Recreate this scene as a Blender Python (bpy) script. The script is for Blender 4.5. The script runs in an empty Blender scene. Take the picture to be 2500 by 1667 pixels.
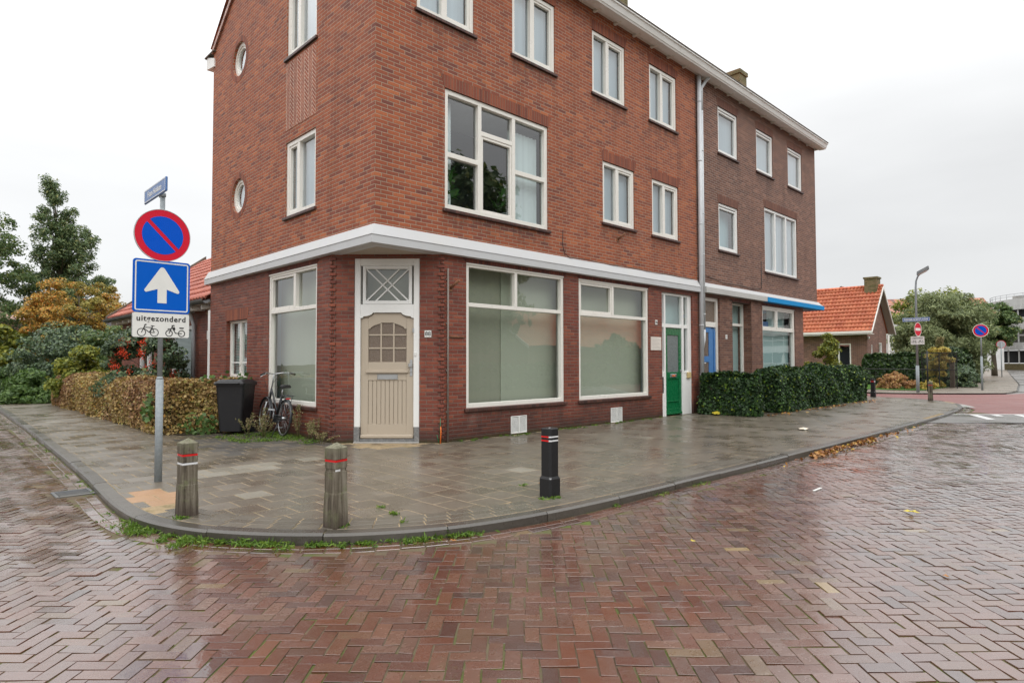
import bpy, bmesh, math, random
import numpy as np
from mathutils import Vector, Matrix, Euler
random.seed(7); RNG = np.random.default_rng(7)
R = math.radians
SC = bpy.context.scene
COL = SC.collection

# ------------------------------------------------------------------ camera
cd = bpy.data.cameras.new("camera"); cam = bpy.data.objects.new("camera", cd); COL.objects.link(cam)
cd.sensor_width = 36; cd.lens = 36*1515.3/2500; cd.clip_start = .05; cd.clip_end = 2000
yaw, pitch, roll = R(45.701), R(1.825), R(-.095)
fw = Vector((math.cos(yaw)*math.cos(pitch), math.sin(yaw)*math.cos(pitch), math.sin(pitch)))
rt = Vector((math.sin(yaw), -math.cos(yaw), 0)); up = rt.cross(fw)
r2 = rt*math.cos(roll)+up*math.sin(roll); u2 = up*math.cos(roll)-rt*math.sin(roll)
M = Matrix((( r2.x, u2.x, -fw.x), (r2.y, u2.y, -fw.y), (r2.z, u2.z, -fw.z))).to_4x4()
M.translation = Vector((-5.148, -8.328, 1.37)); cam.matrix_world = M
SC.camera = cam

# ------------------------------------------------------------------ world, sun, exposure
W = bpy.data.worlds.new("World"); SC.world = W; W.use_nodes = True
nt = W.node_tree; nt.nodes.clear()
def wn(t, **k):
    n = nt.nodes.new(t)
    for a, b in k.items(): setattr(n, a, b)
    return n
SUN_EL, SUN_ROT = R(48), R(200)
sky = wn('ShaderNodeTexSky', sky_type='NISHITA', sun_disc=False, sun_elevation=SUN_EL, sun_rotation=SUN_ROT)
bg1 = wn('ShaderNodeBackground'); bg1.inputs[1].default_value = .05
nt.links.new(sky.outputs[0], bg1.inputs[0])
tc = wn('ShaderNodeTexCoord'); sep = wn('ShaderNodeSeparateXYZ'); nt.links.new(tc.outputs['Generated'], sep.inputs[0])
mr = wn('ShaderNodeValToRGB'); cr_ = mr.color_ramp; cr_.interpolation = 'B_SPLINE'
for _ in range(4): cr_.elements.new(.5)
for e_, (p_, v_) in zip(cr_.elements, ((0, .265), (.12, .315), (.34, .37), (.46, .52), (.60, .92), (1, .90))): e_.position = p_; e_.color = (v_, v_, v_, 1)
nt.links.new(sep.outputs[2], mr.inputs[0])
mp = wn('ShaderNodeMapping'); mp.inputs['Scale'].default_value = (1.2, 1.2, 4.5)
ns = wn('ShaderNodeTexNoise'); ns.inputs['Scale'].default_value = 1.3; ns.inputs['Detail'].default_value = 5; ns.inputs['Roughness'].default_value = .5
nt.links.new(tc.outputs['Generated'], mp.inputs[0]); nt.links.new(mp.outputs[0], ns.inputs[0])
m2 = wn('ShaderNodeMapRange'); m2.inputs[1].default_value = .3; m2.inputs[2].default_value = .7; m2.inputs[3].default_value = .90; m2.inputs[4].default_value = 1.08
nt.links.new(ns.outputs[0], m2.inputs[0])
# the cloud deck is thinner (brighter) to the north-west than to the east
dt = wn('ShaderNodeVectorMath', operation='DOT_PRODUCT'); dt.inputs[1].default_value = (-.55, .6, 0); nt.links.new(tc.outputs['Generated'], dt.inputs[0])
m4 = wn('ShaderNodeMapRange'); m4.inputs[1].default_value = -.8; m4.inputs[2].default_value = .5; m4.inputs[3].default_value = .92; m4.inputs[4].default_value = 1.05
nt.links.new(dt.outputs['Value'], m4.inputs[0])
mk = wn('ShaderNodeMath', operation='MULTIPLY'); mk.inputs[1].default_value = 2.75; nt.links.new(mr.outputs[0], mk.inputs[0])
m3 = wn('ShaderNodeMath', operation='MULTIPLY'); nt.links.new(mk.outputs[0], m3.inputs[0]); nt.links.new(m2.outputs[0], m3.inputs[1])
m5 = wn('ShaderNodeMath', operation='MULTIPLY'); nt.links.new(m3.outputs[0], m5.inputs[0]); nt.links.new(m4.outputs[0], m5.inputs[1])
bg2 = wn('ShaderNodeBackground'); bg2.inputs[0].default_value = (.985, .992, .995, 1); nt.links.new(m5.outputs[0], bg2.inputs[1])
ad = wn('ShaderNodeMixShader'); ad.inputs[0].default_value = .88; nt.links.new(bg1.outputs[0], ad.inputs[1]); nt.links.new(bg2.outputs[0], ad.inputs[2])   # cloud deck over clear sky
wo = wn('ShaderNodeOutputWorld'); nt.links.new(ad.outputs[0], wo.inputs[0])
sl = bpy.data.lights.new("sun", 'SUN'); sl.energy = .6; sl.angle = R(35); sl.color = (1, .97, .92)
so = bpy.data.objects.new("sun", sl); COL.objects.link(so)
sd = Vector((math.sin(SUN_ROT)*math.cos(SUN_EL), math.cos(SUN_ROT)*math.cos(SUN_EL), math.sin(SUN_EL)))
so.rotation_euler = sd.to_track_quat('Z', 'Y').to_euler()
SC.view_settings.view_transform = 'Standard'; SC.view_settings.look = 'None'
SC.view_settings.exposure = .14; SC.view_settings.gamma = 1

# ------------------------------------------------------------------ node helper
class N:
    def __init__(s, name):
        s.m = bpy.data.materials.new(name); s.m.use_nodes = True; s.t = s.m.node_tree; s.t.nodes.clear()
        s.o = s.t.nodes.new('ShaderNodeOutputMaterial')
    def n(s, t, ins=None, **k):
        nd = s.t.nodes.new(t)
        for a, b in k.items(): setattr(nd, a, b)
        for a, b in (ins or {}).items(): s.set(nd, a, b)
        return nd
    def set(s, nd, a, b):
        i = nd.inputs[a]
        if isinstance(b, bpy.types.NodeSocket): s.t.links.new(b, i)
        elif isinstance(b, bpy.types.Node): s.t.links.new(b.outputs[0], i)
        else:
            if hasattr(i, 'default_value') and hasattr(i.default_value, '__len__') and len(i.default_value) == 4 and len(b) == 3: b = tuple(b)+(1,)
            i.default_value = b
    def math(s, op, a, b=0, c=0, clamp=False):
        return s.n('ShaderNodeMath', {0: a, 1: b, 2: c}, operation=op, use_clamp=clamp).outputs[0]
    def mix(s, f, a, b, bt='MIX'):
        nd = s.n('ShaderNodeMix', data_type='RGBA', blend_type=bt); s.set(nd, 0, f); s.set(nd, 6, a); s.set(nd, 7, b); return nd.outputs[2]
    def ramp(s, f, stops, interp='LINEAR'):
        nd = s.n('ShaderNodeValToRGB', {0: f}); cr = nd.color_ramp; cr.interpolation = interp
        while len(cr.elements) < len(stops): cr.elements.new(.5)
        for e, (p, c) in zip(cr.elements, stops): e.position = p; e.color = tuple(c)+(1,) if len(c) == 3 else c
        return nd.outputs[0]
    def noise(s, sc, det=4, rough=.55, vec=None, out=0):
        ins = {'Scale': sc, 'Detail': det, 'Roughness': rough}
        nd = s.n('ShaderNodeTexNoise', ins); s.set(nd, 'Vector', vec if vec is not None else s.pos()); return nd.outputs[out]
    def pos(s):
        if not hasattr(s, '_g'): s._g = s.n('ShaderNodeNewGeometry')
        return s._g.outputs['Position']
    def geo(s): s.pos(); return s._g
    def mr(s, v, a, b, c=0, d=1): return s.n('ShaderNodeMapRange', {0: v, 1: a, 2: b, 3: c, 4: d}).outputs[0]
    def bump(s, h, st, dist=.01, nrm=None):
        ins = {'Height': h, 'Strength': st, 'Distance': dist}
        if nrm is not None: ins['Normal'] = nrm
        return s.n('ShaderNodeBump', ins).outputs[0]
    def pbr(s, col, rough=.5, spec=.5, metal=0, normal=None, **k):
        ins = {'Base Color': col, 'Roughness': rough, 'Specular IOR Level': spec, 'Metallic': metal}
        if normal is not None: ins['Normal'] = normal
        ins.update(k)
        b = s.n('ShaderNodeBsdfPrincipled', ins); s.t.links.new(b.outputs[0], s.o.inputs[0]); return s.m

MAT = {}
def paint(name, col, rough=.4, dirt=.12, dirtcol=(.25, .22, .17), spec=.5, metal=0, bump=.05, scale=3):
    a = N(name); n = a.noise(scale, 6, .65); f = a.mr(n, .45, .75, 0, dirt)
    c = a.mix(f, col, dirtcol); r = a.mr(a.noise(scale*4, 3), .3, .7, rough-.06, rough+.1)
    MAT[name] = a.pbr(c, r, spec, metal, a.bump(a.noise(60, 3), bump, .002)); return MAT[name]
paint('cream_frame', (.77, .745, .69), .3, .12, (.42, .38, .30))
paint('white_paint', (.80, .80, .78), .32, .12, (.45, .43, .36))
paint('ledge_white', (.80, .80, .78), .5, .35, (.52, .50, .45), scale=1.6)
paint('ledge_top', (.50, .505, .51), .6, .35, (.55, .53, .47), scale=2)
paint('ledge_front', (.52, .53, .54), .55, .3, (.40, .40, .38), scale=2)
paint('soffit_beige', (.42, .36, .29), .6, .3)
paint('door_beige', (.455, .385, .30), .38, .06, (.3, .25, .2))
paint('door_green', (.006, .13, .045), .25, .0, (.01, .10, .04), bump=.008)
paint('door_blue', (.06, .19, .44), .45, .5, (.14, .28, .50), scale=5, spec=.3)
paint('blue_band', (.004, .25, .58), .6, .02, spec=.2)
paint('zinc', (.56, .58, .60), .45, .3, (.36, .37, .38), metal=.05, scale=6)
paint('zinc_dark', (.10, .105, .11), .5, .4, metal=.4)
paint('steel', (.50, .51, .52), .35, .1, metal=.9)
paint('galv', (.25, .28, .295), .55, .55, (.42, .45, .46), metal=0, scale=30, spec=.3)
paint('rust', (.17, .07, .035), .8, .6, (.30, .14, .06), scale=30)
paint('old_pipe', (.19, .155, .13), .6, .5, (.30, .27, .24), scale=14)
paint('plinth_grey', (.17, .17, .17), .7, .7, (.38, .37, .35), scale=25)
paint('black_plastic', (.007, .007, .008), .55, .2, (.022, .021, .02), bump=.2, scale=20)
paint('bin_plastic', (.008, .008, .010), .45, .2, (.022, .021, .021), bump=.3, scale=7)
paint('rubber', (.012, .012, .012), .7, .2)
paint('bike_dark', (.016, .018, .022), .3, .1)
paint('sign_blue', (.0, .10, .52), .45, .03, (.0, .12, .42), spec=.15)
paint('sign_blue_deep', (.0, .085, .55), .45, .02, (.0, .1, .4), spec=.15)
paint('sign_red', (.60, .012, .035), .45, .04, (.5, .03, .05), spec=.2)
paint('sign_white', (.74, .74, .71), .35, .25, (.5, .5, .46), scale=5)
paint('sign_grey', (.40, .41, .42), .5, .1)
paint('name_blue', (.07, .16, .38), .35, .2, (.2, .28, .42), scale=9)
paint('ink', (.012, .012, .014), .5, .02)
paint('reflect_red', (.66, .01, .012), .3, .05)
paint('reflect_white', (.72, .73, .74), .3, .2)
paint('plaque', (.70, .64, .58), .5, .15)
paint('orange_strip', (.80, .16, .02), .5, .05)
paint('paper', (.75, .68, .55), .6, .3, (.6, .35, .15), scale=20)
paint('concrete', (.34, .33, .31), .7, .5, (.22, .21, .20), scale=.8)
paint('concrete_light', (.48, .48, .46), .65, .4, (.3, .3, .29), scale=.8)
paint('render_white', (.62, .62, .61), .7, .3, scale=.8)
paint('verge_dark', (.10, .075, .055), .7, .5)
paint('terracotta_pot', (.25, .27, .25), .6, .2)
paint('bark', (.085, .065, .045), .9, .6, (.05, .07, .03), scale=12)
paint('yellowish', (.55, .42, .20), .6, .3)
paint('slat_white', (.55, .58, .57), .5, .05)
paint('red_band', (.6, .03, .03), .4, .1)

SILLS = [(1.38, 4.0, 3.98), (5.44, 6.66, 7.23), (7.66, 8.90, 7.23), (5.79, 7.0, 4.43), (7.74, 8.95, 4.43), (.79, 2.04, 7.22), (3.0, 4.22, 7.22)]
SILLS2 = [(11.11, 12.30, 7.25), (13.56, 14.77, 7.25), (15.97, 17.18, 7.25), (11.09, 12.26, 4.49), (14.08, 16.66, 4.17)]
SILLS3 = [(1.86, 4.47, .55), (4.94, 7.54, .55)]
def brick_mat(name, cols, mortar, h=.0655, ln=.222, mj=.011, vertical=False, wetbase=True, herring=False, stains=(), soot=.22, rough=.75, course_bump=.8):
    a = N(name); g = a.geo()
    cr = a.n('ShaderNodeVectorMath', {0: g.outputs['True Normal'], 1: (0, 0, 1)}, operation='CROSS_PRODUCT')
    tn = a.n('ShaderNodeVectorMath', {0: cr.outputs[0]}, operation='NORMALIZE')
    u = a.n('ShaderNodeVectorMath', {0: g.outputs['Position'], 1: tn.outputs[0]}, operation='DOT_PRODUCT').outputs['Value']
    v = a.n('ShaderNodeSeparateXYZ', {0: g.outputs['Position']}).outputs[2]
    wob = a.math('MULTIPLY', a.math('SUBTRACT', a.noise(1.7, 2), .5), .012)
    v2 = a.math('ADD', v, wob)
    if herring:   # zig-zag courses: slanting bands that turn every column
        cw = .15
        cu = a.math('DIVIDE', u, cw); ci = a.math('FLOOR', cu); fu0 = a.math('SUBTRACT', cu, ci)
        par = a.math('MODULO', a.math('ABSOLUTE', ci), 2)
        tri = a.math('ABSOLUTE', a.math('SUBTRACT', fu0, par))
        vv = a.math('DIVIDE', a.math('ADD', v2, a.math('MULTIPLY', tri, .15)), .075)
        row = a.math('FLOOR', vv); fv = a.math('SUBTRACT', vv, row); col = ci; fu = fu0
        eh, el = .06, cw
    elif vertical:
        uu = a.math('DIVIDE', u, h); col = a.math('FLOOR', uu); fu = a.math('SUBTRACT', uu, col)
        fv = .5; row = 0.0; eh, el = 1, h
    else:
        vv = a.math('DIVIDE', v2, h); row = a.math('FLOOR', vv); fv = a.math('SUBTRACT', vv, row)
        off = a.math('MULTIPLY', a.math('MODULO', a.math('ABSOLUTE', row), 2), .5)
        rr = a.n('ShaderNodeTexWhiteNoise', {'W': row}, noise_dimensions='1D').outputs[0]
        off = a.math('ADD', off, a.math('MULTIPLY', rr, .09))
        uu = a.math('ADD', a.math('DIVIDE', u, ln), off); col = a.math('FLOOR', uu); fu = a.math('SUBTRACT', uu, col); eh, el = h, ln
    cell = a.n('ShaderNodeCombineXYZ', {0: col, 1: row, 2: .3}).outputs[0]
    rnd = a.n('ShaderNodeTexWhiteNoise', {0: cell}, noise_dimensions='3D')
    du = a.math('MULTIPLY', a.math('MINIMUM', fu, a.math('SUBTRACT', 1, fu)), el)
    if vertical: d = du
    else:
        dv = a.math('MULTIPLY', a.math('MINIMUM', fv, a.math('SUBTRACT', 1, fv)), eh)
        d = a.math('MINIMUM', du, dv)
    d = a.math('ADD', d, a.math('MULTIPLY', a.math('SUBTRACT', a.noise(55, 2), .5), .005))
    mask = a.mr(d, mj*.5-.0018, mj*.5+.0022)
    col_b = a.ramp(rnd.outputs[0], cols)
    col_b = a.mix(a.mr(a.noise(35, 4, .7), .35, .75, 0, .5), col_b, a.mix(1, col_b, (.45, .40, .40), 'MULTIPLY'))
    big = a.noise(.55, 4, .6)
    col_b = a.mix(a.mr(big, .45, .75, 0, soot), col_b, a.mix(1, col_b, (.42, .40, .42), 'MULTIPLY'))
    st = a.noise(1, 5, .65, a.n('ShaderNodeMapping', {'Vector': a.pos(), 'Scale': (2.6, 2.6, .28)}).outputs[0])   # rain streaks
    c = a.mix(mask, mortar, col_b)
    c = a.mix(a.mr(st, .50, .72, 0, .5), c, a.mix(1, c, (.50, .46, .45), 'MULTIPLY'))
    c = a.mix(a.mr(a.noise(.8, 6, .7), .62, .74, 0, .16), c, (.50, .42, .36))
    if stains:    # black run-off below the ends of every sill
        px = a.n('ShaderNodeSeparateXYZ', {0: a.pos()}).outputs[0]; tot = 0.0
        for (ua, ub, zs) in stains:
            dz = a.math('SUBTRACT', zs-.05, v); vert = a.math('MULTIPLY', a.mr(dz, -.02, .02), a.mr(dz, .05, .42, 1, 0))
            hor = a.math('SUBTRACT', 1, a.math('DIVIDE', a.math('ABSOLUTE', a.math('SUBTRACT', px, (ua+ub)/2)), (ub-ua)/2+.12), clamp=True)
            tot = a.math('ADD', tot, a.math('MULTIPLY', vert, a.math('MULTIPLY', hor, 6, clamp=True)))
        sn = a.noise(1, 4, .7, a.n('ShaderNodeMapping', {'Vector': a.pos(), 'Scale': (7, 7, 1.3)}).outputs[0])
        c = a.mix(a.math('MULTIPLY', a.math('MULTIPLY', tot, a.mr(sn, .35, .65, .15, 1)), .72, clamp=True), c, (.05, .030, .026))
    if wetbase:   # rising damp and moss at the foot of the wall
        wz = a.math('ADD', v, a.math('MULTIPLY', a.noise(2.2, 3), .35))
        c = a.mix(a.mr(wz, .22, .62, .78, 0), c, (.035, .022, .019))
        c = a.mix(a.mr(a.math('ADD', v, a.math('MULTIPLY', a.noise(6, 3), .12)), .07, .13, .6, 0), c, (.035, .045, .015))
    rr2 = a.mr(v, 0, .7, .42, rough) if wetbase else rough
    bh = a.math('ADD', a.math('MULTIPLY', mask, course_bump), a.math('MULTIPLY', a.noise(90, 3), .25))
    bh = a.math('ADD', bh, a.math('MULTIPLY', rnd.outputs[0], .25))
    MAT[name] = a.pbr(c, rr2, .35, 0, a.bump(bh, .75, .006)); return MAT[name]
RED = [(0, (.19, .060, .043)), (.08, (.26, .073, .043)), (.35, (.315, .086, .042)), (.65, (.36, .096, .042)), (.9, (.41, .115, .048)), (1, (.48, .15, .06))]
DRED = [(0, (.15, .044, .031)), (.2, (.19, .052, .034)), (.5, (.22, .058, .036)), (.8, (.25, .066, .039)), (1, (.30, .088, .048))]
BRN = [(0, (.145, .068, .050)), (.3, (.175, .080, .056)), (.6, (.205, .092, .061)), (.85, (.24, .112, .074)), (1, (.29, .145, .10))]
brick_mat('brick_red', RED, (.33, .25, .18), wetbase=False, stains=SILLS)
brick_mat('brick_ground', DRED, (.16, .115, .09), soot=.3, rough=.6, stains=SILLS3)
brick_mat('brick_brown', BRN, (.30, .25, .21), wetbase=False, soot=.35, stains=SILLS2)
brick_mat('brick_brown_ground', BRN, (.20, .16, .13), soot=.4)
brick_mat('brick_herring', [(0, (.27, .085, .05)), (.5, (.33, .10, .055)), (1, (.40, .13, .07))], (.62, .48, .38), wetbase=False, herring=True)
brick_mat('brick_soldier', [(0, (.19, .055, .035)), (.5, (.26, .07, .038)), (1, (.33, .095, .045))], (.20, .12, .08), vertical=True, wetbase=False, soot=.2)
brick_mat('brick_soldier_dark', [(0, (.11, .036, .03)), (.5, (.16, .05, .038)), (1, (.24, .075, .05))], (.05, .035, .03), vertical=True, wetbase=False)
brick_mat('brick_soldier_brown', [(0, (.15, .06, .042)), (.5, (.19, .078, .05)), (1, (.23, .10, .065))], (.12, .08, .06), vertical=True, wetbase=False, soot=.2)
brick_mat('brick_sill', [(0, (.055, .03, .026)), (.5, (.09, .04, .032)), (1, (.13, .06, .045))], (.03, .025, .02), vertical=True, h=.105, wetbase=False, rough=.4)
brick_mat('brick_mossy', [(0, (.10, .085, .03)), (.5, (.17, .14, .06)), (1, (.22, .15, .08))], (.20, .19, .10), wetbase=False)
brick_mat('brick_far', BRN, (.30, .25, .21), wetbase=False, h=.065)

def soot_streak():
    a = N('soot'); n = a.noise(7, 5, .7); v = a.n('ShaderNodeMapping', {'Vector': a.pos(), 'Scale': (9, 9, 1.2)})
    c = a.pbr((.02, .016, .013), .7); return c

def glass(name, tint=(.9, .95, .93), refl=1.0, rough=.0, wav=.25):
    a = N(name)
    nb = a.bump(a.noise(1.1, 1), wav*.12, .06)
    g = a.n('ShaderNodeBsdfGlossy', {'Color': (1, 1, 1, 1), 'Roughness': rough, 'Normal': nb})
    t = a.n('ShaderNodeBsdfTransparent', {'Color': tint+(1,)})
    dt_ = a.n('ShaderNodeVectorMath', {0: nb, 1: a.geo().outputs['Incoming']}, operation='DOT_PRODUCT').outputs['Value']
    c_ = a.math('SUBTRACT', 1, a.math('ABSOLUTE', dt_), clamp=True)
    f = a.math('MULTIPLY', a.math('ADD', .055, a.math('MULTIPLY', .958, a.math('POWER', c_, 5))), 1.9*refl, clamp=True)
    mx = a.n('ShaderNodeMixShader', {0: f, 1: t, 2: g}); a.t.links.new(mx.outputs[0], a.o.inputs[0]); MAT[name] = a.m
glass('glass'); glass('glass_upper', (.85, .92, .95), 1.4)
def cloth(name, col, fold=60., amt=.35):
    a = N(name); g = a.geo()
    cr = a.n('ShaderNodeVectorMath', {0: g.outputs['True Normal'], 1: (0, 0, 1)}, operation='CROSS_PRODUCT')
    u = a.n('ShaderNodeVectorMath', {0: a.pos(), 1: cr.outputs[0]}, operation='DOT_PRODUCT').outputs['Value']
    c = a.mix(a.mr(a.n('ShaderNodeTexNoise', {'W': u, 'Scale': 9, 'Detail': 3}, noise_dimensions='1D').outputs[0], .35, .7, 0, amt), col, tuple(x*.72 for x in col))
    MAT[name] = a.pbr(c, .8, .2)
cloth('net_curtain', (.47, .52, .545)); cloth('white_curtain', (.74, .78, .74), amt=.5)
cloth('green_screen', (.42, .43, .355), amt=.04); cloth('brown_screen', (.34, .335, .27), amt=.1)
cloth('frost', (.42, .55, .56), amt=.06)
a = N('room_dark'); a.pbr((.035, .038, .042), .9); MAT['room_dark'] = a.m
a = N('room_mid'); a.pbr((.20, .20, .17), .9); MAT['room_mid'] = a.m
a = N('louvre'); z = a.n('ShaderNodeSeparateXYZ', {0: a.pos()}).outputs[2]
w = a.math('FRACT', a.math('MULTIPLY', z, 28)); c = a.mix(a.mr(w, .55, .7), (.42, .50, .50), (.10, .14, .15)); a.pbr(c, .5); MAT['louvre'] = a.m
a = N('louvre_white'); z = a.n('ShaderNodeSeparateXYZ', {0: a.pos()}).outputs[2]
w = a.math('FRACT', a.math('MULTIPLY', z, 30)); c = a.mix(a.mr(w, .6, .75), (.56, .60, .50), (.30, .33, .27)); a.pbr(c, .5); MAT['louvre_white'] = a.m
a = N('obscure_glass'); b = a.bump(a.noise(70, 3, .7), .9, .01)
a.pbr(a.mix(a.noise(60, 2), (.12, .085, .06), (.20, .15, .11)), .18, .6, 0, b); MAT['obscure_glass'] = a.m

a = N('obscure_grey'); b = a.bump(a.noise(60, 3, .7), .8, .01); a.pbr(a.mix(a.noise(50, 2), (.10, .12, .12), (.20, .23, .23)), .15, .8, 0, b); MAT['obscure_grey'] = a.m
# tiles of a roof: pantiles as ripples of the surface
def tile_mat(name, cols, su=.22, sv=.30, nor=(1, 0, 0)):
    a = N(name); g = a.geo()
    cr = a.n('ShaderNodeVectorMath', {0: g.outputs['True Normal'], 1: (0, 0, 1)}, operation='CROSS_PRODUCT')
    tn = a.n('ShaderNodeVectorMath', {0: cr.outputs[0]}, operation='NORMALIZE')
    u = a.n('ShaderNodeVectorMath', {0: a.pos(), 1: tn.outputs[0]}, operation='DOT_PRODUCT').outputs['Value']
    v = a.n('ShaderNodeSeparateXYZ', {0: a.pos()}).outputs[2]
    uu = a.math('DIVIDE', u, su); vv = a.math('DIVIDE', v, sv*.62)
    fu = a.math('FRACT', uu)
    arch = a.math('SINE', a.math('MULTIPLY', uu, 6.2832))
    v2 = a.math('ADD', vv, a.math('MULTIPLY', arch, .13)); fv = a.math('FRACT', v2)
    cell = a.n('ShaderNodeCombineXYZ', {0: a.math('FLOOR', uu), 1: a.math('FLOOR', v2), 2: 0.}).outputs[0]
    rnd = a.n('ShaderNodeTexWhiteNoise', {0: cell}, noise_dimensions='3D').outputs[0]
    c = a.ramp(rnd, cols); c = a.mix(a.mr(a.noise(1.2, 4), .5, .8, 0, .35), c, (.14, .08, .05))
    edge = a.mr(fv, .0, .13, 1, 0)      # the open joint under each tile's lip
    c = a.mix(edge, c, (.06, .018, .012))
    c = a.mix(a.mr(fu, .88, .97, 0, .55), c, (.08, .025, .015))
    hgt = a.math('ADD', a.math('MULTIPLY', arch, .3), a.math('MULTIPLY', a.math('SUBTRACT', 1, fv), .8))
    MAT[name] = a.pbr(c, .5, .4, 0, a.bump(hgt, 1, .05))
tile_mat('tiles_orange', [(0, (.48, .10, .04)), (.5, (.60, .14, .055)), (1, (.68, .20, .09))])
tile_mat('tiles_red', [(0, (.42, .115, .07)), (.5, (.52, .15, .095)), (1, (.58, .20, .14))])
for nm_, c0, c1 in (('tile_red_plain', (.40, .11, .075), (.52, .17, .11)), ('tile_orange_plain', (.44, .11, .05), (.56, .18, .085))):
    a = N(nm_); cell = a.n('ShaderNodeVectorMath', {0: a.n('ShaderNodeVectorMath', {0: a.pos(), 1: (3, 4.7, 4.1)}, operation='MULTIPLY').outputs[0]}, operation='FLOOR').outputs[0]
    rnd = a.n('ShaderNodeTexWhiteNoise', {0: cell}, noise_dimensions='3D').outputs[0]
    c = a.mix(rnd, c0, c1); c = a.mix(a.mr(a.noise(1.5, 6, .75), .46, .72, 0, .6), c, tuple(x*.5 for x in c0)); c = a.mix(a.mr(a.noise(5, 5, .7), .62, .74, 0, .3), c, (.42, .34, .24)); a.pbr(c, .5, .4, 0, a.bump(a.noise(40, 3), .2, .01)); MAT[nm_] = a.m
tile_mat('tiles_mottled', [(0, (.14, .06, .05)), (.4, (.35, .12, .07)), (1, (.52, .20, .11))], .4, .5)
tile_mat('tiles_pale', [(0, (.28, .14, .10)), (1, (.38, .20, .15))])
tile_mat('tiles_dark', [(0, (.07, .07, .08)), (1, (.13, .13, .15))])

# paving: every brick and slab is geometry; colour from its own random number
def paver(name, cols, rough, moss=0., spec=.5, blotch=.3, wet=.35, bsc=220, bst=.25, coat=0.):
    a = N(name); g = a.geo(); ri = g.outputs['Random Per Island']
    c = a.ramp(ri, cols)
    c = a.mix(a.mr(a.noise(28, 5, .7), .35, .75, 0, .45), c, a.mix(1, c, (.55, .55, .55), 'MULTIPLY'))
    c = a.mix(a.mr(a.noise(.9, 4), .4, .75, 0, blotch), c, a.mix(1, c, (.55, .52, .50), 'MULTIPLY'))
    if moss: c = a.mix(a.mr(a.noise(5, 5, .75), .60, .72, 0, moss), c, (.085, .10, .03))
    n1 = a.noise(1.4, 4, .6); r = a.mr(n1, .35, .65, rough-wet*.4, rough+wet*.4)
    r = a.math('ADD', r, a.math('MULTIPLY', a.math('SUBTRACT', ri, .5), .12))
    r = a.math('ADD', r, a.math('MULTIPLY', a.math('SUBTRACT', a.noise(45, 3), .5), .25), clamp=True)
    h = a.math('ADD', a.noise(bsc, 3, .7), a.math('MULTIPLY', a.noise(22, 3), 1.6))
    MAT[name] = a.pbr(c, r, spec, 0, a.bump(h, bst, .004), **{'Coat Weight': coat, 'Coat Roughness': a.math('MULTIPLY', r, .75), 'Coat IOR': 1.7, 'Coat Normal': a.bump(a.noise(16, 3), .25, .004)})
ROADC = [(0, (.058, .026, .020)), (.12, (.082, .028, .018)), (.45, (.132, .042, .019)), (.72, (.092, .038, .022)), (.92, (.14, .052, .024)), (.985, (.115, .056, .026)), (.9985, (.15, .09, .032)), (1, (.28, .18, .055))]
paver('road_brick', ROADC, .24, .22, .9, blotch=.35, wet=.36, coat=1.0)
paver('slab', [(0, (.125, .105, .078)), (.5, (.145, .123, .093)), (.9, (.160, .136, .104)), (1, (.18, .155, .122))], .34, .12, .5, wet=.3, bst=.2, coat=.22, blotch=.4)
paver('slab_light', [(0, (.21, .19, .15)), (1, (.25, .23, .185))], .4, .1)
paver('slab_tan', [(0, (.36, .20, .10)), (1, (.40, .24, .125))], .45, 0)
paver('slab_dark', [(0, (.060, .054, .047)), (1, (.085, .076, .064))], .5, .4)
paver('kerb', [(0, (.068, .060, .050)), (1, (.10, .088, .072))], .34, .2, wet=.25, blotch=.4, coat=.2)
paver('band', [(0, (.105, .092, .070)), (1, (.145, .128, .100))], .36, .3, coat=.2)
paver('apron', [(0, (.27, .26, .24)), (1, (.33, .32, .3))], .4, .1)
a = N('joint'); n = a.noise(3.5, 5, .7); c = a.ramp(n, [(.3, (.085, .065, .045)), (.48, (.13, .10, .065)), (.60, (.085, .10, .03)), (.75, (.12, .17, .03))])
a.pbr(c, .85, .2, 0, a.bump(a.noise(160, 3), .6, .01)); MAT['joint'] = a.m
a = N('joint_sand'); n = a.noise(2.5, 5, .7); c = a.ramp(n, [(.3, (.060, .050, .035)), (.5, (.36, .27, .165)), (.66, (.10, .095, .04)), (.75, (.10, .13, .03))])
a.pbr(c, .85, .2, 0, a.bump(a.noise(160, 3), .6, .01)); MAT['joint_sand'] = a.m
a = N('red_paving'); n = a.noise(.8, 5); br = a.n('ShaderNodeTexBrick', {'Vector': a.pos(), 'Scale': 4.6, 'Color1': (.17, .055, .048, 1), 'Color2': (.23, .08, .07, 1), 'Mortar': (.13, .06, .052, 1), 'Mortar Size': .02})
a.pbr(a.mix(a.mr(n, .4, .7, 0, .25), br.outputs[0], (.15, .06, .052)), a.mr(n, .3, .7, .38, .6), .35); MAT['red_paving'] = a.m
a = N('far_paving'); n = a.noise(.6, 5); br = a.n('ShaderNodeTexBrick', {'Vector': a.pos(), 'Scale': 3.2, 'Color1': (.15, .125, .095, 1), 'Color2': (.20, .165, .13, 1), 'Mortar': (.11, .09, .07, 1), 'Mortar Size': .015})
a.pbr(a.mix(a.mr(n, .45, .75, 0, .4), br.outputs[0], (.20, .155, .115)), a.mr(n, .35, .65, .22, .6), .5); MAT['far_paving'] = a.m
a = N('far_road'); n = a.noise(.5, 5); a.pbr(a.mix(n, (.12, .115, .11), (.18, .165, .15)), a.mr(a.noise(.35, 3), .35, .65, .12, .5), .6); MAT['far_road'] = a.m
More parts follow.
